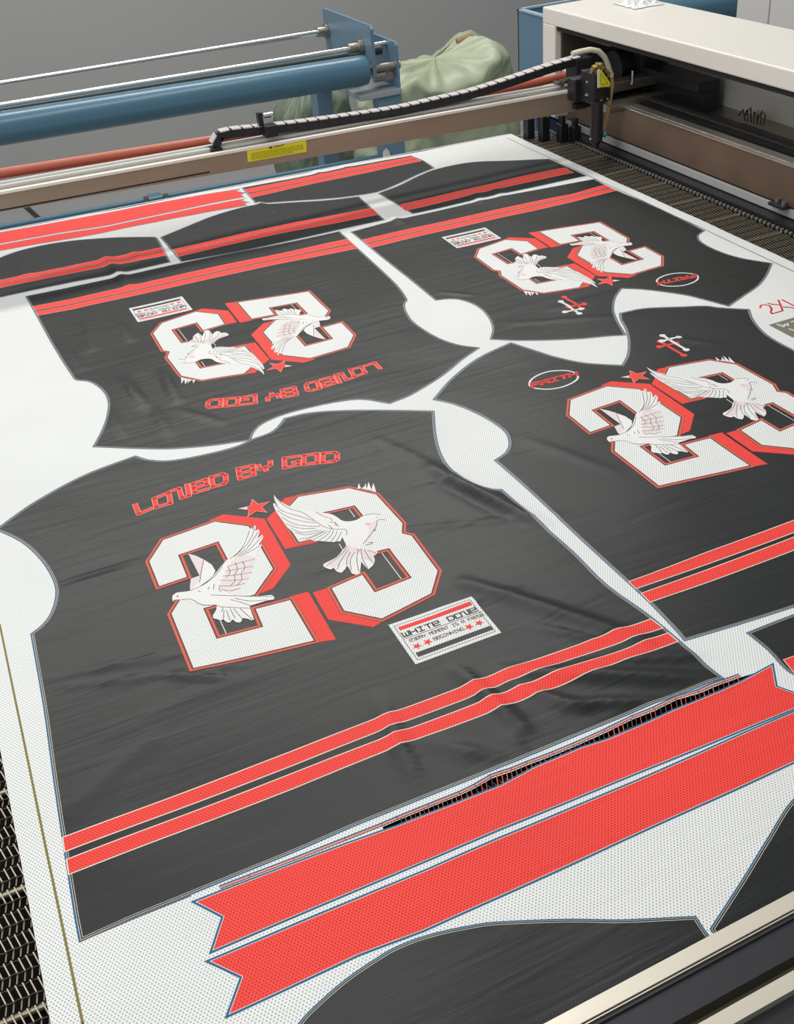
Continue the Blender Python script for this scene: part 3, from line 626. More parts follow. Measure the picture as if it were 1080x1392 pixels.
def ribbon(label, px):
    P = GG(px); cx = sum(p[0] for p in P) / len(P); cy = sum(p[1] for p in P) / len(P)
    t = thing('red_ribbon_strip', (cx, cy, T), label, 'fabric strip', 'red ribbon strips')
    drape('cloth', [(offset(P, -.0006), L0 + .0002, 'R')], t)
    drape('cut_line', ring(P, .0000, .0020, L0, 'B') + ring(P, -.0007, .0000, L0, 'C'), t)
    return t
rb1 = ribbon('red ribbon strip with notched ends lying beside the long open cut', [(266, 1226.7), (400, 1175.2), (470, 1149), (540.7, 1124.5), (576, 1110.5), (611, 1097), (646, 1082.5), (681.5, 1068.5), (728, 1043.5), (791, 1017.5), (828, 1006), (884, 982.5), (914, 969), (949.6, 954.5), (985, 939.5), (1006, 929.5), (1050, 905.5),
        (1055, 934.5), (1092, 948), (1080, 964.5), (1002, 997), (865, 1052), (780, 1087), (680, 1127.5), (590, 1167), (417.6, 1239), (288.9, 1292.8), (304.4, 1246.5)])
def interp(L, x):
    L = sorted(L)
    for a, b in zip(L, L[1:]):
        if a[0] <= x <= b[0]: return a[1] + (b[1] - a[1]) * (x - a[0]) / (b[0] - a[0])
items = []; x = 545.0
while x < 1004:
    ya = interp(gap_top, x); yb = interp(gap_bot, x + 2.2)
    if ya and yb: items += line(GG([(x, ya - .6), (x + 2.2 + random.uniform(-.5, .5), yb + .8)]), 0.0006 if random.random() < .6 else .0009, L0 + .0003, 'O' if random.random() < .6 else 'M')
    x += random.choice((6.0, 6.5, 7.2))
tag(drape('uncut_threads', items, rb1), 'short threads bridging the open cut', kind='stuff')
ribbon('red ribbon strip with notched left end, the nearer of the two front ribbons', [(285, 1307), (417.6, 1252), (583.7, 1184), (680, 1141), (865, 1064), (1002, 1003.5), (1080, 970), (1180, 928), (1190, 955), (1260, 960), (1080, 1037), (865, 1135), (680, 1219.5), (576, 1266.5), (487, 1299), (311, 1380), (329.8, 1328)])
bt = GG([(-40, 327), (0, 320), (150, 292.5), (250, 273), (325, 258)]); 
ribbon('long red ribbon strip along the back left edge of the cloth, zigzag end', [(-60, 328), (0, 316.8), (110, 297), (200, 279), (326, 257.5), (321, 261), (333, 262.5), (327, 266), (331, 268.3), (250, 285), (150, 306), (80, 317.5), (0, 331.8), (-60, 344)])
ribbon('second red ribbon strip at the back left, in front of the edge ribbon', [(-60, 346), (0, 333.8), (80, 319.5), (150, 308), (250, 287), (333, 270.3), (328, 273), (338, 275.5), (331, 277), (335, 279.5), (240, 296.5), (140, 317), (0, 342), (-60, 354)])

# ================================================================== CONVEYOR BELT
belt = thing('conveyor_belt', (0.6, 1.3, T - 0.02), 'spiral wire mesh conveyor belt under the cloth, bare along both sides', 'conveyor belt')
mb = MB(); PX = 0.0062; PY = 0.0127
def wires(x0, x1, y0, y1):
    nx = int((x1 - x0) / PX); j0 = int(y0 / PY); j1 = int(y1 / PY)
    for j in range(j0, j1):
        ya = j * PY; yb = ya + PY; sl = 0.0032 if j % 2 else -0.0008
        for i in range(nx):
            x = x0 + i * PX + (0.0012 if j % 2 else 0) + random.uniform(-.0002, .0002); r = 0.00055 if x0 < 1.2 else .0007
            z0, z1 = -0.0025, -0.0055
            a = (x, ya, z0); b = (x - sl, yb, z0 - .001); dz = (-.0035, .0010) if j % 2 else (.0010, -.0035)
            mb.add([(a[0] - r, a[1], T + z0 + dz[0]), (a[0] + r, a[1], T + z0 + dz[0]), (a[0] + r, a[1], T + z0 - .001 + dz[0]), (a[0] - r, a[1], T + z0 - .001 + dz[0]), (b[0] - r, b[1], T + b[2] + dz[1]), (b[0] + r, b[1], T + b[2] + dz[1]), (b[0] + r, b[1], T + b[2] - .001 + dz[1]), (b[0] - r, b[1], T + b[2] - .001 + dz[1])],
                   [(0, 1, 5, 4), (1, 2, 6, 5), (2, 3, 7, 6), (3, 0, 4, 7), (0, 3, 2, 1), (4, 5, 6, 7)])
        k = max(2, int((x1 - x0) / .003)); 
        mb.tube([(x0 + (x1 - x0) * q / k, ya + .0006 * math.sin(q * 1.5), -.0050) for q in range(k + 1)], .0005, 1, 4, False)
wires(-0.30, -0.06, 0.30, 1.3); wires(1.25, 1.476, 0.5, 2.54); wires(0.28, 1.02, 0.55, 0.66)
tag(mb.build('spiral_wires', [WIRE, mat('dark_crimp_wire', (.06, .055, .045), .5, .6)], belt), kind='stuff')
mb = MB()
for j in range(30, 200): mb.bbox(1.474, 1.479, j * PY - .0024, j * PY + .0024, -.005, .0005)
tag(mb.build('edge_links', mat('pale_links', (.6, .58, .52), .35, .7), belt), kind='stuff')
rod = None; y = 0.605 - 0.127 * 2
while y < 2.5:
    o = MB().tube([(-.30, y + .004, -.0075), (1.476, y + .004, -.0075)], .0028, 0, 8).build('cross_rod', RODM, belt, True) if rod is None else rod.copy()
    if rod is None: rod = o; y00 = y
    else: COL.objects.link(o); o.location.y = rod.location.y + (y - y00)
    y += 0.127

# ================================================================== LASER CUTTING MACHINE
lc = thing('laser_cutter', (0.7, 1.3, 0.0), 'large laser cutting machine bed with ivory side cover and bronze side beam at right', 'machine')
MB().bbox(-.36, 1.70, .12, 2.50, -.10, -.014).build('bed_tray', TRAY, lc)
MB().bbox(-.34, 1.68, .16, 2.46, -.55, -.10, 0, .004).bbox(-.34, -.26, .16, .24, -.85, -.55).bbox(1.60, 1.68, .16, .24, -.85, -.55).bbox(-.34, -.26, 2.38, 2.46, -.85, -.55).bbox(1.60, 1.68, 2.38, 2.46, -.85, -.55).build('base_cabinet', COVERG, lc)
MB().bbox(1.483, 1.512, .2, 2.50, -.014, .007).build('black_skirt', BLK, lc)
MB().bbox(1.509, 1.530, .2, 2.50, .0085, .0265, 0, .002).build('grey_ledge', mat('grey_ledge_paint', (.42, .43, .42), .4), lc)
MB().bbox(1.514, 1.56, .2, 2.49, .0265, .032).build('shadow_gap', DARK, lc)  # near-black filler painting the dark of the slot
MB().bbox(1.508, 1.560, .2, 2.49, .032, .106).build('side_beam', BROWN, lc)
mb = MB().bbox(1.506, 1.514, .2, 2.49, .1065, .1105, 0, .001).bbox(1.5155, 1.54, .2, 2.49, .106, .1120, 0, .001)
mb.build('guide_rail', ALU, lc)
MB().bbox(1.548, 1.572, .2, 2.45, .106, .114).bbox(1.576, 1.592, .2, 2.45, .106, .122).bbox(1.56, 1.69, .2, 2.45, .0, .106).build('rail_housing', BLK, lc)
MB().bbox(1.572, 1.576, .2, 2.45, .110, .115).bbox(1.592, 1.688, .2, 2.45, .1055, .1065).build('rail_edge', STEEL, lc)
mb = MB()
mb.bbox(1.470, 1.700, .2, 2.541, .256, .293, 0, .003)                      # top slab with its turned-down lip
mb.bbox(1.470, 1.700, 2.481, 2.541, .038, .257, 0, .003)
mb.build('side_cover', COVER, lc)
MB().bbox(1.688, 1.698, .2, 2.48, .106, .256).build('cover_back', mat('pale_inner_paint', (.62, .62, .58), .45), lc)
MB().bbox(1.486, 1.687, 2.472, 2.480, .106, .256).build('cover_end_lining', mat('dark_lining', (.06, .05, .045), .6), lc)
MB().bbox(1.474, 1.486, .2, 2.479, .246, .255).build('lip_shade', DARK, lc)  # near-black strip painting the shade under the cover's lip
# drive parts seen inside the cover
dm = MB(); dm.tube([(1.56, 2.36, .165), (1.63, 2.36, .165)], .040, 0, 20); dm.bbox(1.53, 1.60, 2.30, 2.42, .112, .135); dm.bbox(1.60, 1.66, 2.30, 2.42, .12, .22, 0, .004)
o = dm.build('drive_motor', BLK, lc, True)
MB().bbox(1.53, 1.60, 2.33, 2.44, .222, .229, 0, .002).build('sensor_plate', STEEL, o)
MB().bbox(1.60, 1.66, 2.08, 2.30, .150, .172, 0, .002).bbox(1.62, 1.66, 2.08, 2.30, .108, .15).build('cable_tray', BLKM, lc)
mb = MB()
for k in range(7):
    a = random.uniform(0, 6.28); p = (1.635, 1.88 + .012 * k, .14 + .006 * math.sin(k * 2))
    mb.tube([(1.64, 1.90 + .01 * k, .11), (p[0] - .01, p[1], p[2]), (1.645 + .01 * math.cos(a), p[1] + .03, .125 + .01 * math.sin(a))], .0022, 0, 6)
mb.build('loose_wires', STEEL, lc, True)
cl = MB().bbox(1.490, 1.528, 1.645, 1.690, .0270, .034, 1, .002)
for x_, y_ in ((1.500, 1.655), (1.517, 1.657), (1.503, 1.677), (1.519, 1.679)): cl.tube([(x_, y_, .034), (x_, y_, .041)], .0055, 0, 10)
cl.build('rail_clamp', [STEEL, BLK], lc)
MB().bbox(1.384, 1.389, 2.46, 2.475, -.02, -.005).build('end_bolt', STEEL, lc)
for k, (x_, y_, h_) in enumerate([(1.405, 2.50, .085), (1.425, 2.46, .075), (1.455, 2.42, .060), (1.37 + .11, 2.40, .055)]):
    MB().bbox(x_ - .010, x_ + .012, y_ - .012, y_ + .012, -.012, h_ - .02, 0, .002).bbox(x_ - .006, x_ + .004, y_ - .010, y_ + .006, h_ - .02, h_, 0, .001).build('end_bracket', BLK, lc)

# ================================================================== GANTRY WITH THE LASER HEAD
YG = 2.283
ga = thing('laser_gantry', (0.7, YG, T + .10), 'long metal gantry beam crossing above the far end of the cloth, yellow warning label', 'gantry')
aL = on(1, YG, 0, 262); aR = on(1, YG, 790, 121); bL = on(1, YG, 0, 285); bR = on(1, YG, 790, 150)
dirv = (aR - aL) / (aR[0] - aL[0]); ext = lambda p, x: p + dirv * (x - p[0])
P0 = ext(aL, -.42); P1 = ext(aL, 1.44); hgt = .036
def beamcut(w0, w1, z0, z1, m, name, x0=-.42, x1=1.44):
    a = ext(aL, x0); b = ext(aL, x1)
    return MB().prism(a, b, [(w0, z0), (w1, z0), (w1, z1), (w0, z1)]).build(name, m, ga)
mb = MB(); h0 = (aL[2] - bL[2]); h1 = (aR[2] - bR[2])
a = P0; b = P1
mb.add([(a[0], YG, a[2] - h0 + T), (b[0], YG, b[2] - h1 + T), (b[0], YG, b[2] - .003 + T), (a[0], YG, a[2] - .003 + T), (a[0], YG + .05, a[2] - h0 + T), (b[0], YG + .05, b[2] - h1 + T), (b[0], YG + .05, b[2] - .003 + T), (a[0], YG + .05, a[2] - .003 + T)],
       [(0, 1, 2, 3), (4, 7, 6, 5), (0, 4, 5, 1), (3, 2, 6, 7), (0, 3, 7, 4), (1, 5, 6, 2)])
gb = mb.build('gantry_beam', ALU_FACE, ga)
beamcut(-.0015, .010, -.0035, .0018, mat('lip_highlight_paint', (.90, .87, .78), .35, .15), 'beam_lip')  # the lip's highlight is painted on as a near-white colour
beamcut(.006, .052, -.003, -.001, STEEL, 'beam_top')
RAIL_HILITE = mat('rail_highlight_paint', (.80, .80, .76), .3, .3)  # pale colour paints the highlight that runs along the slide rails
beamcut(.034, .042, -.001, .004, RAIL_HILITE, 'slide_rod'); beamcut(.052, .060, -.003, .006, RAIL_HILITE, 'slide_rod'); beamcut(.066, .072, -.01, .002, CHROME, 'slide_rod')
beamcut(-.0005, .002, -h0 - .003, -h0, BLK, 'cable_strip', -.42, .52)
# yellow label on the face of the beam
lq = [on(1, YG - .0008, *p) for p in [(335.7, 203.2), (416.3, 189.2), (417.2, 206.2), (337.3, 220.5)]]
lab = MB().poly(lq, .0012, (0, 1, 0)).build('warning_label', YELLOW, ga)
mb = MB()
def L3(u, v): return (lq[0] * (1 - u) + lq[1] * u) * (1 - v) + (lq[3] * (1 - u) + lq[2] * u) * v + np.array([0, -.0006, 0])
mb.poly([L3(.36, .24), L3(.40, .02 + .03), L3(.43, .22)], .0004, (0, 1, 0), 1)
mb.poly([L3(.45, .10), L3(.62, .08), L3(.62, .19), L3(.45, .22)], .0004, (0, 1, 0))
for r_ in range(4):
    u = .06
    while u < .93:
        wq = random.uniform(.01, .045)
        if r_ > 2 and u > .75: break
        v = .36 + r_ * .145; mb.poly([L3(u, v), L3(min(u + wq, .95), v), L3(min(u + wq, .95), v + .055), L3(u, v + .055)], .0004, (0, 1, 0)); u += wq + .012
mb.build('label_text', [LABINK, BLACKINK], lab)
# terracotta tube behind the beam
tl = [on(1, 2.40, *p) for p in [(-30, 241.5), (0, 236), (290, 190.5), (608, 138), (768, 104)]]
MB().tube(tl, [.0105, .0105, .0105, .010, .0095], 0, 16).build('red_tube', COPPER, ga, True)
MB().tube([tl[-1], tl[-1] + np.array([.015, 0, .004])], .015, 0, 14).build('tube_collar', mat('pale_pink_cap', (.55, .42, .38), .4), ga, True)
# carriage bracket holding the chain
q = on(1, 2.30, 369, 183)
MB().bbox(q[0] - .014, q[0] + .014, 2.292, 2.325, q[2] - .004, q[2] + .020, 0, .001).bbox(q[0] - .020, q[0] - .010, 2.31, 2.325, q[2] + .018, q[2] + .045).build('chain_bracket', BLK, ga)
MB().tube([(q[0] - .006, 2.318, q[2] + .036), (q[0] + .014, 2.318, q[2] + .036)], .006, 0, 10).build('bracket_bolt', CHROME, ga, True)
# laser head at the right end
def bx(px, py, Y): return on(1, Y, px, py)
hd = MB()
h = bx(816, 98, 2.20); l = bx(816, 140, 2.20)
hd.bbox(h[0] - .020, h[0] + .012, 2.19, 2.25, l[2], h[2], 0, .003)
hd.bbox(h[0] - .034, h[0] + .02, 2.25, 2.285, l[2] - .002, h[2] - .02, 0, .003)
hd.bbox(h[0] + .008, h[0] + .030, 2.20, 2.25, l[2] + .002, l[2] + .03, 0, .002)
head = hd.build('laser_head', BLK, ga)
c0 = bx(812, 138, 2.19); c1 = bx(813, 190, 2.19); c2 = bx(812.5, 205, 2.19)
MB().tube([c0, (c0[0], 2.19, c1[2])], .0145, 0, 18).build('head_column', BLK, head, True)
MB().tube([(c0[0], 2.19, c1[2]), (c0[0], 2.19, c1[2] - .006), (c0[0], 2.19, c1[2] - .019)], [.012, .010, .004], 0, 16).build('nozzle', BLK, head, True)
MB().tube([(c0[0] + .014, 2.185, c1[2] + .012), (c0[0] + .022, 2.183, c1[2] + .012)], .006, 0, 10).build('air_fitting', mat('teal_fitting', (.05, .22, .27), .4), head, True)
for px, py in ((798.5, 129), (817, 136), (825.5, 134), (804, 188.5), (823.5, 186), (835, 145), (829.5, 145), (799, 112)):
    s_ = bx(px, py, 2.183); MB().tube([(s_[0], 2.180, s_[2]), (s_[0], 2.187, s_[2])], .0026, 0, 8).build('cap_screw', CHROME, head, True)
s_ = bx(812, 93, 2.20); tp = MB()
for dx, dz, r_ in ((-.010, 0, .0055), (-.001, .004, .006), (.008, .003, .0055), (.014, -.004, .005), (.024, -.014, .005), (.029, -.020, .0045)):
    tp.tube([(s_[0] + dx, 2.205, s_[2] + dz - .006), (s_[0] + dx + .003, 2.20, s_[2] + dz + .006)], r_, 0, 10)
tp.build('brass_fittings', BRASS, head, True)
tri = [on(1, 2.178, *p) for p in [(815, 94), (818, 95.5), (830, 113), (829, 117.5), (815, 119)]]
tl_ = MB().poly(tri, .0015, (0, 1, 0)).build('triangle_label', YELLOW, head)
ed = [on(1, 2.1772, *p) for p in [(817, 99.5), (827, 113.5), (817.5, 115.5)]]
mb = MB()
for i in range(3): mb.tube([ed[i], ed[(i + 1) % 3]], .0006, 0, 5)
mb.build('triangle_outline', LABINK, tl_)
sd = [on(1, 2.1775, *p) for p in [(812.8, 96), (815, 94.5), (815.5, 119), (813, 119.8)]]
MB().poly(sd, .0015, (0, 1, 0)).build('label_edge', mat('pale_paper', (.7, .72, .6), .5), head)
# hoses
hp = [on(1, 2.26, *p) for p in [(778, 73.5), (790, 70), (803, 67.5), (814, 69.5), (822, 77), (827, 88), (829.5, 97), (832, 102)]]
MB().tube(hp, .0062, 0, 12).build('milky_hose', HOSE, head, True)
hp = [on(1, 2.21, *p) for p in [(832, 104), (833, 116), (831, 130), (828, 145), (826, 160), (823, 172), (821, 180)]]
MB().tube(hp, .0045, 0, 10).build('amber_hose', HOSEY, head, True)
# end block of the gantry riding on the side rail
q = bx(789, 92, 2.33)
MB().bbox(q[0] - .022, q[0] + .022, 2.31, 2.36, q[2] - .035, q[2] + .025, 0, .003).bbox(1.40, 1.60, 2.27, 2.36, .112, .125, 0, .002).build('end_carriage', BLK, ga)
MB().bbox(1.46, 1.62, 2.26, 2.30, .135, .158, 0, .003).bbox(1.46, 1.62, 2.225, 2.25, .100, .125, 0, .003).build('motor_arm', STEEL, ga)
MB().tube([(1.53, 2.235, .155), (1.53, 2.235, .185)], .004, 0, 8).build('arm_pin', CHROME, ga, True)
mb = MB()
for k in range(9):
    s_ = bx(758 + k * 4, 113 - k * .7 + random.uniform(-3, 3), 2.31); mb.bbox(s_[0] - .006, s_[0] + .006, 2.30, 2.32, s_[2] - .004, s_[2] + .003, 0, .001)
mb.build('belt_clamp', STEEL, ga)

# ================================================================== CABLE CHAIN
pts = smooth([(290.5, 197), (293, 188), (300, 182.5), (320, 179), (370, 174), (420, 168), (480, 159.5), (540, 150), (600, 136.5), (640, 127), (700, 108), (740, 94.5), (775, 84), (797, 79)], False, 80, 8)
CH = [on(1, 2.325, *p) for p in pts]
ch = thing('cable_chain', tuple(CH[len(CH) // 2] + np.array([0, 0, T])), 'black cable drag chain with pale slotted top lying along the gantry beam', 'cable chain')
acc = 0; d = [0]
for i in range(1, len(CH)): d.append(d[-1] + float(np.linalg.norm(CH[i] - CH[i - 1])))
def at_len(s):
    for i in range(1, len(CH)):
        if d[i] >= s: t = (s - d[i - 1]) / (d[i] - d[i - 1]); return CH[i - 1] * (1 - t) + CH[i] * t
    return CH[-1]
LK = 0.0245; n = int(d[-1] / LK)
for i in range(n):
    a = at_len(i * LK + .0003); b = at_len((i + 1) * LK - .0003)
    o = MB().prism(a, b, [(-.012, -.0095), (.012, -.0095), (.012, .0070), (-.012, .0070)]).build('chain_link', BLK, ch)
    m = (b - a); a2 = a + m * .05; b2 = b - m * .05
    MB().prism(a2, b2, [(-.0128, .0070), (.0128, .0070), (.0128, .0092), (-.0128, .0092)]).build('link_cap', CHAINW, o)
    MB().prism(b - m * .09, b + m * .09, [(-.0131, -.003), (-.0045, -.003), (-.0045, .0095), (-.0131, .0095)]).build('link_joint', BLK, o)
MB().bbox(CH[0][0] - .012, CH[0][0] + .014, 2.308, 2.342, CH[0][2] - .012, CH[0][2] - .004, 0, .002).build('end_shoe', BLK, ch)

# ================================================================== FRONT CROSSBEAM
fa = on(2, .10, 739, 1392); fb = on(2, .10, 1080, 1211); fd = (fb - fa) / (fb[0] - fa[0])
fe = lambda x: fa + fd * (x - fa[0])
fc = thing('front_crossbeam', tuple(fe(.4) + np.array([0, 0, T - .05])), 'pale aluminium crossbeam with black channel at the lower right corner', 'gantry')
def fcut(w0, w1, z0, z1, m, name, bev=0):
    return MB().prism(fe(-.34), fe(1.50), [(w0, z0), (w1, z0), (w1, z1), (w0, z1)]).build(name, m, fc)
FRONT = mat('cream_anodised_edge', (.80, .74, .62), .34, .75, noise_amt=.04, nscale=5, stretch=(1, 30, 30))
fcut(-.0115, 0, -.035, 0, FRONT, 'beam_edge')
fcut(-.0150, -.0115, -.035, -.004, BLK, 'rubber_seal'); fcut(-.0135, -.0128, -.01, -.0005, FRONT, 'seal_thread'); fcut(-.0168, -.0150, -.035, -.001, BLKM, 'seal_lip')
fcut(-.0390, -.0168, -.035, -.003, BLKM, 'black_channel')
fcut(-.0480, -.0390, -.035, -.016, mat('olive_groove_shadow', (.17, .15, .10), .4, .6), 'groove')  # olive tone paints the shadow lying in the groove
fcut(-.0590, -.0480, -.035, -.001, FRONT, 'beam_edge')
fcut(-.085, -.0590, -.035, -.008, BLK, 'black_channel')
MB().bbox(1.44, 1.60, .28, .40, .112, .125).bbox(1.44, 1.49, .28, .40, .066, .112).build('end_carriage', BLK, fc)

# ================================================================== FABRIC UNWINDER
uw = thing('fabric_unwinder', (0.6, 3.45, 0), 'blue painted fabric feeding frame with big blue roller behind the table', 'machine')
YR = 3.3; XP = 1.305
def plate(x0, name, quad):
    y0, y1, z0, z1, cut = quad
    pts = [(x0, y0, z0), (x0, y0, z1 - .01), (x0, y0 + cut, z1), (x0, y1, z1), (x0, y1, z0)]
    return MB().poly(pts, .008, (1, 0, 0)).build(name, BLUEP, uw)
plate(1.305, 'side_plate', (3.275, 3.69, .03, .175, .012)); plate(1.385, 'side_plate', (3.285, 3.475, -.02, .116, .01))
MB().bbox(1.300, 1.306, 3.272, 3.276, .03, .165).build('plate_edge', BLUEP, uw)
MB().bbox(1.318, 1.393, 3.285, 3.345, -.85, -.02, 0, .002).build('post', BLUEP, uw)
MB().bbox(1.262, 1.318, 3.72, 3.79, -.85, -.03, 0, .002).build('post', BLUEP, uw)
MB().bbox(1.25, 1.393, 3.275, 3.72, -.035, -.018, 0, .002).build('cross_shelf', mat('shelf_grey_paint', (.30, .33, .36), .35), uw)
MB().bbox(-.66, -.58, 3.28, 3.34, -.85, .17, 0, .002).build('post', BLUEP, uw); MB().bbox(-.66, -.58, 3.72, 3.79, -.85, .175, 0, .002).build('post', BLUEP, uw)
plate(-.60, 'side_plate', (3.28, 3.72, .0, .175, .012))
rl = on(1, YR, 0, 175); rr = on(1, YR, 497, 95); dv = (rr - rl) / (rr[0] - rl[0]); E = lambda x: rl + dv * (x - rl[0])
ro = MB().tube([E(-.59), E(1.262), E(1.285), E(1.289)], [.0445, .0445, .042, .025], 0, 48).build('roller', BLUEC, uw, True)
MB().tube([E(1.285), E(1.40)], .012, 0, 14).build('roller_shaft', STEEL, uw, True)
# chrome rods
def rodline(p0, p1, Y, r, m, name, x0, x1):
    a = on(1, Y, *p0); b = on(1, Y, *p1); dd = (b - a) / (b[0] - a[0]); return MB().tube([a + dd * (x0 - a[0]), a + dd * (x1 - a[0])], r, 0, 14).build(name, m, uw, True), (lambda x: a + dd * (x - a[0]))
o, f1 = rodline((0, 113.5), (435, 43.5), 3.66, .0085, CHROME, 'guide_rod', -.6, 1.31)
o, f2 = rodline((0, 143.5), (490, 64.5), 3.36, .0085, CHROME, 'guide_rod', -.6, 1.39)
MB().tube([f1(1.268), f1(1.30)], .016, 0, 14).build('shaft_collar', STEEL, uw, True); MB().tube([f1(1.294), f1(1.304)], .022, 0, 14).build('bearing_flange', STEEL, uw, True)
MB().tube([f2(1.258), f2(1.296)], .017, 0, 14).build('shaft_collar', STEEL, uw, True); MB().tube([f2(1.290), f2(1.304)], .024, 0, 14).build('bearing_flange', STEEL, uw, True)
rodline((0, 150), (480, 74), 3.42, .010, mat('dark_green_rod', (.05, .065, .055), .4), 'dark_bar', -.6, 1.30)
k_ = on(0, 1.33, 512, 69); MB().tube([(1.315, k_[1], k_[2]), (1.345, k_[1], k_[2])], .013, 0, 12).build('black_knob', BLK, uw, True)
k_ = on(0, 1.33, 514, 103); MB().tube([(1.315, k_[1], k_[2]), (1.35, k_[1], k_[2])], .018, 0, 10).bbox(1.32, 1.38, k_[1] - .01, k_[1] + .05, k_[2] - .014, k_[2] + .004).build('roller_bearing', STEEL, uw, True)
o, f3 = rodline((0, 309.5), (525, 212), 3.30, .009, BLUEC, 'lower_bar', -.6, 1.33)
c_ = f3(.571); MB().bbox(c_[0] - .022, c_[0] + .022, 3.27, 3.32, c_[2] - .030, c_[2] + .012, 0, .003).build('bar_clamp', BLUEC, uw)
MB().tube([(c_[0] - .030, 3.275, c_[2] - .02), (c_[0] - .030, 3.275, c_[2] + .022)], .007, 0, 8).tube([(c_[0] + .030, 3.275, c_[2] - .02), (c_[0] + .030, 3.275, c_[2] + .018)], .007, 0, 8).build('clamp_bolt', STEEL, uw, True)
mb = MB(); c_ = f3(1.325)
for k in range(5):
    mb.tube([(c_[0] + .004 * k - .01, 3.278, c_[2] + .03 - .004 * abs(k - 2)), (c_[0] + .006 * k - .016, 3.27, c_[2] - .01), (c_[0] + .008 * k - .02, 3.275, c_[2] - .09 - .01 * (k % 2))], .0028, 0, 6)
tag(mb.build('knotted_string', mat('white_string', (.6, .6, .58), .6)), 'white string knotted round the end of the low blue bar', 'string')
# black cable on the floor behind the machine
a = on(2, -.846, 31, 277); b = on(2, -.846, 64, 307)
tag(MB().tube([a + (a - b) * .3, a, b, b + (b - a) * .6], .012, 0, 8).build('floor_cable', BLK, None, True), 'thin black cable running across the grey floor behind the table', 'cable')

# ================================================================== SACKS
def sack(name, label, cx, cy, w_, d_, h_, m, seed, rim):
    """a bulging filled sack: rim = height of the gathered top against the side-to-side position (-1..1)"""
    NZ, NA = 70, 140; vs = []; fs = []
    for j in range(NZ + 1):
        t = j / NZ
        prof = (0.84 + .16 * math.sin(min(t / .8, 1) * math.pi * .85)) if t < .90 else max(.02, (0.84 + .16 * math.sin(math.pi * .85)) * math.sqrt(max(0, 1 - ((t - .90) / .10) ** 2)))
        for i in range(NA):
            a = 2 * math.pi * i / NA; ca, sa = math.cos(a), math.sin(a); e = 0.7
            ux = math.copysign(abs(ca) ** e, ca); uy = math.copysign(abs(sa) ** e, sa)
            u = ux * prof; hh = np.interp(u, [p[0] for p in rim], [p[1] for p in rim]) * h_
            z = hh * t
            q = Vector((ux * 1.7 + seed, uy * 1.7, z * 4.2))
            # folds run slanting down to the right and sag between the gathered corners
            s1 = noise.noise(q) * .09
            s2 = -abs(noise.noise(Vector((ux * 1.6 + z * 1.2 + seed * 2, uy * 2, z * 8 + ux * 1.8)))) * .16 * (0.35 + t)
            s3 = -abs(noise.noise(Vector((ux * 5 + seed, uy * 5 + 2, z * 19 - ux * 3)))) * .06
            s4 = noise.noise(Vector((ux * 13 + seed, uy * 13, z * 36))) * .012
            k = prof * (1 + s1 + s3 + s4) + s2 * .8 * prof
            vs.append((cx + ux * k * w_ / 2, cy + uy * k * d_ / 2, z + .02 * noise.noise(q * 3) * t))
    for j in range(NZ):
        for i in range(NA): fs.append((j * NA + i, j * NA + (i + 1) % NA, (j + 1) * NA + (i + 1) % NA, (j + 1) * NA + i))
    fs += [tuple(range(NA))[::-1], tuple(NZ * NA + k for k in range(NA))]
    return tag(link(name, vs, fs, m, None, None, True), label, 'sack')
sack('woven_sack', 'bulky pale green woven sack standing behind the end of the gantry beam', 1.775, 3.85, .64, .46, .80, SACK, 3.1, [(-1, .90), (-.6, .985), (-.3, .95), (0, .955), (.3, .99), (.5, 1.06), (.72, 1.05), (.85, .98), (1, .84)])
sack('woven_sack', 'dark green sack low behind the blue side plates', 1.43, 4.30, .34, .30, .66, SACKD, 8.4, [(-1, .9), (0, 1.03), (1, .98)])
e_ = on(1, 3.85, 633, 49)
tag(MB().tube([(e_[0] - .03, 3.86, e_[2] - .02), (e_[0] + .03, 3.85, e_[2] - .006)], .016, 0, 10).build('cardboard_roll', mat('cardboard', (.27, .15, .08), .6), None, True), 'brown cardboard roll end poking up from the green sack', 'roll')

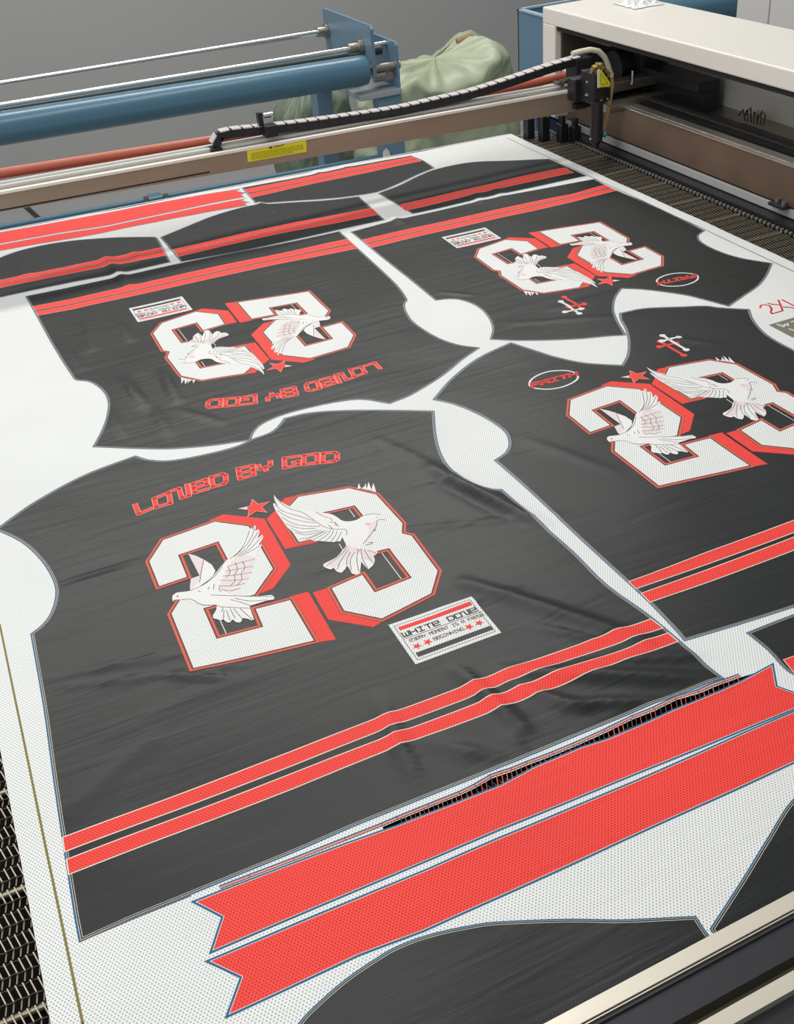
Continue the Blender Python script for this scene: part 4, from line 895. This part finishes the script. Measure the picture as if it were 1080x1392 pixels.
# ================================================================== THINGS AT THE TOP RIGHT
bf = thing('blue_frame', (1.75, 3.0, 0), 'blue open-topped steel frame behind the end of the ivory cover', 'frame')
mb = MB().bbox(1.709, 1.714, 2.86, 3.10, -.09, .183).bbox(1.709, 1.95, 3.095, 3.10, -.09, .183).bbox(1.709, 1.95, 2.86, 2.865, -.09, .183).bbox(1.709, 1.95, 2.86, 3.10, -.09, -.085)
mb.build('channel_box', BLUEP, bf)
MB().bbox(1.706, 1.722, 2.86, 3.10, .183, .188).bbox(1.706, 1.95, 3.09, 3.104, .183, .188).build('top_flange', mat('light_blue_edge', (.30, .42, .52), .35), bf)
MB().bbox(1.76, 1.83, 2.86, 2.93, -.85, -.09).bbox(1.76, 1.83, 3.02, 3.09, -.85, -.09).build('post', mat('deep_blue_paint', (.03, .075, .16), .4), bf)
u2 = thing('fabric_roller', (2.9, 3.62, 0), 'blue roller beyond the ivory cover at the top right', 'roller')
MB().tube([(2.25, 3.6, -.01), (3.30, 3.6, -.035)], .055, 0, 32).build('roller_tube', BLUEC, u2, True)
MB().tube([(2.25, 3.68, .01), (3.30, 3.68, .0)], .02, 0, 14).build('dark_bar', BLK, u2, True)
MB().bbox(2.22, 2.27, 3.55, 3.7, -.85, .03).bbox(3.28, 3.33, 3.55, 3.7, -.85, .0).build('stand', BLUEP, u2)
cb = thing('white_cabinet', (2.85, 2.9, 0), 'pale grey cabinet with panel seam at the top right corner', 'cabinet')
MB().bbox(2.60, 3.2, 3.046, 3.204, -.85, .33, 0, .003).build('side_panel', CABW, cb)
MB().bbox(2.60, 3.2, 2.40, 3.040, -.85, .115, 0, .003).build('cabinet_body', CABW, cb)
# crinkled plastic on the cover
mb = MB(); random.seed(4); N_ = 10; vs = []
for i in range(N_ + 1):
    for j in range(N_ + 1):
        e_ = (1 - abs(2 * i / N_ - 1) ** 2) * (1 - abs(2 * j / N_ - 1) ** 2)
        vs.append((1.60 + .085 * i / N_ + random.uniform(-.004, .004), 2.335 + .10 * j / N_ + random.uniform(-.004, .004), T + .2945 + e_ * random.uniform(.003, .022)))
mb.add(vs, [(i * (N_ + 1) + j, (i + 1) * (N_ + 1) + j, (i + 1) * (N_ + 1) + j + 1, i * (N_ + 1) + j + 1) for i in range(N_) for j in range(N_)])
tag(mb.build('plastic_wrap', PLAST), 'crumpled clear plastic wrap lying on top of the ivory cover', 'plastic')
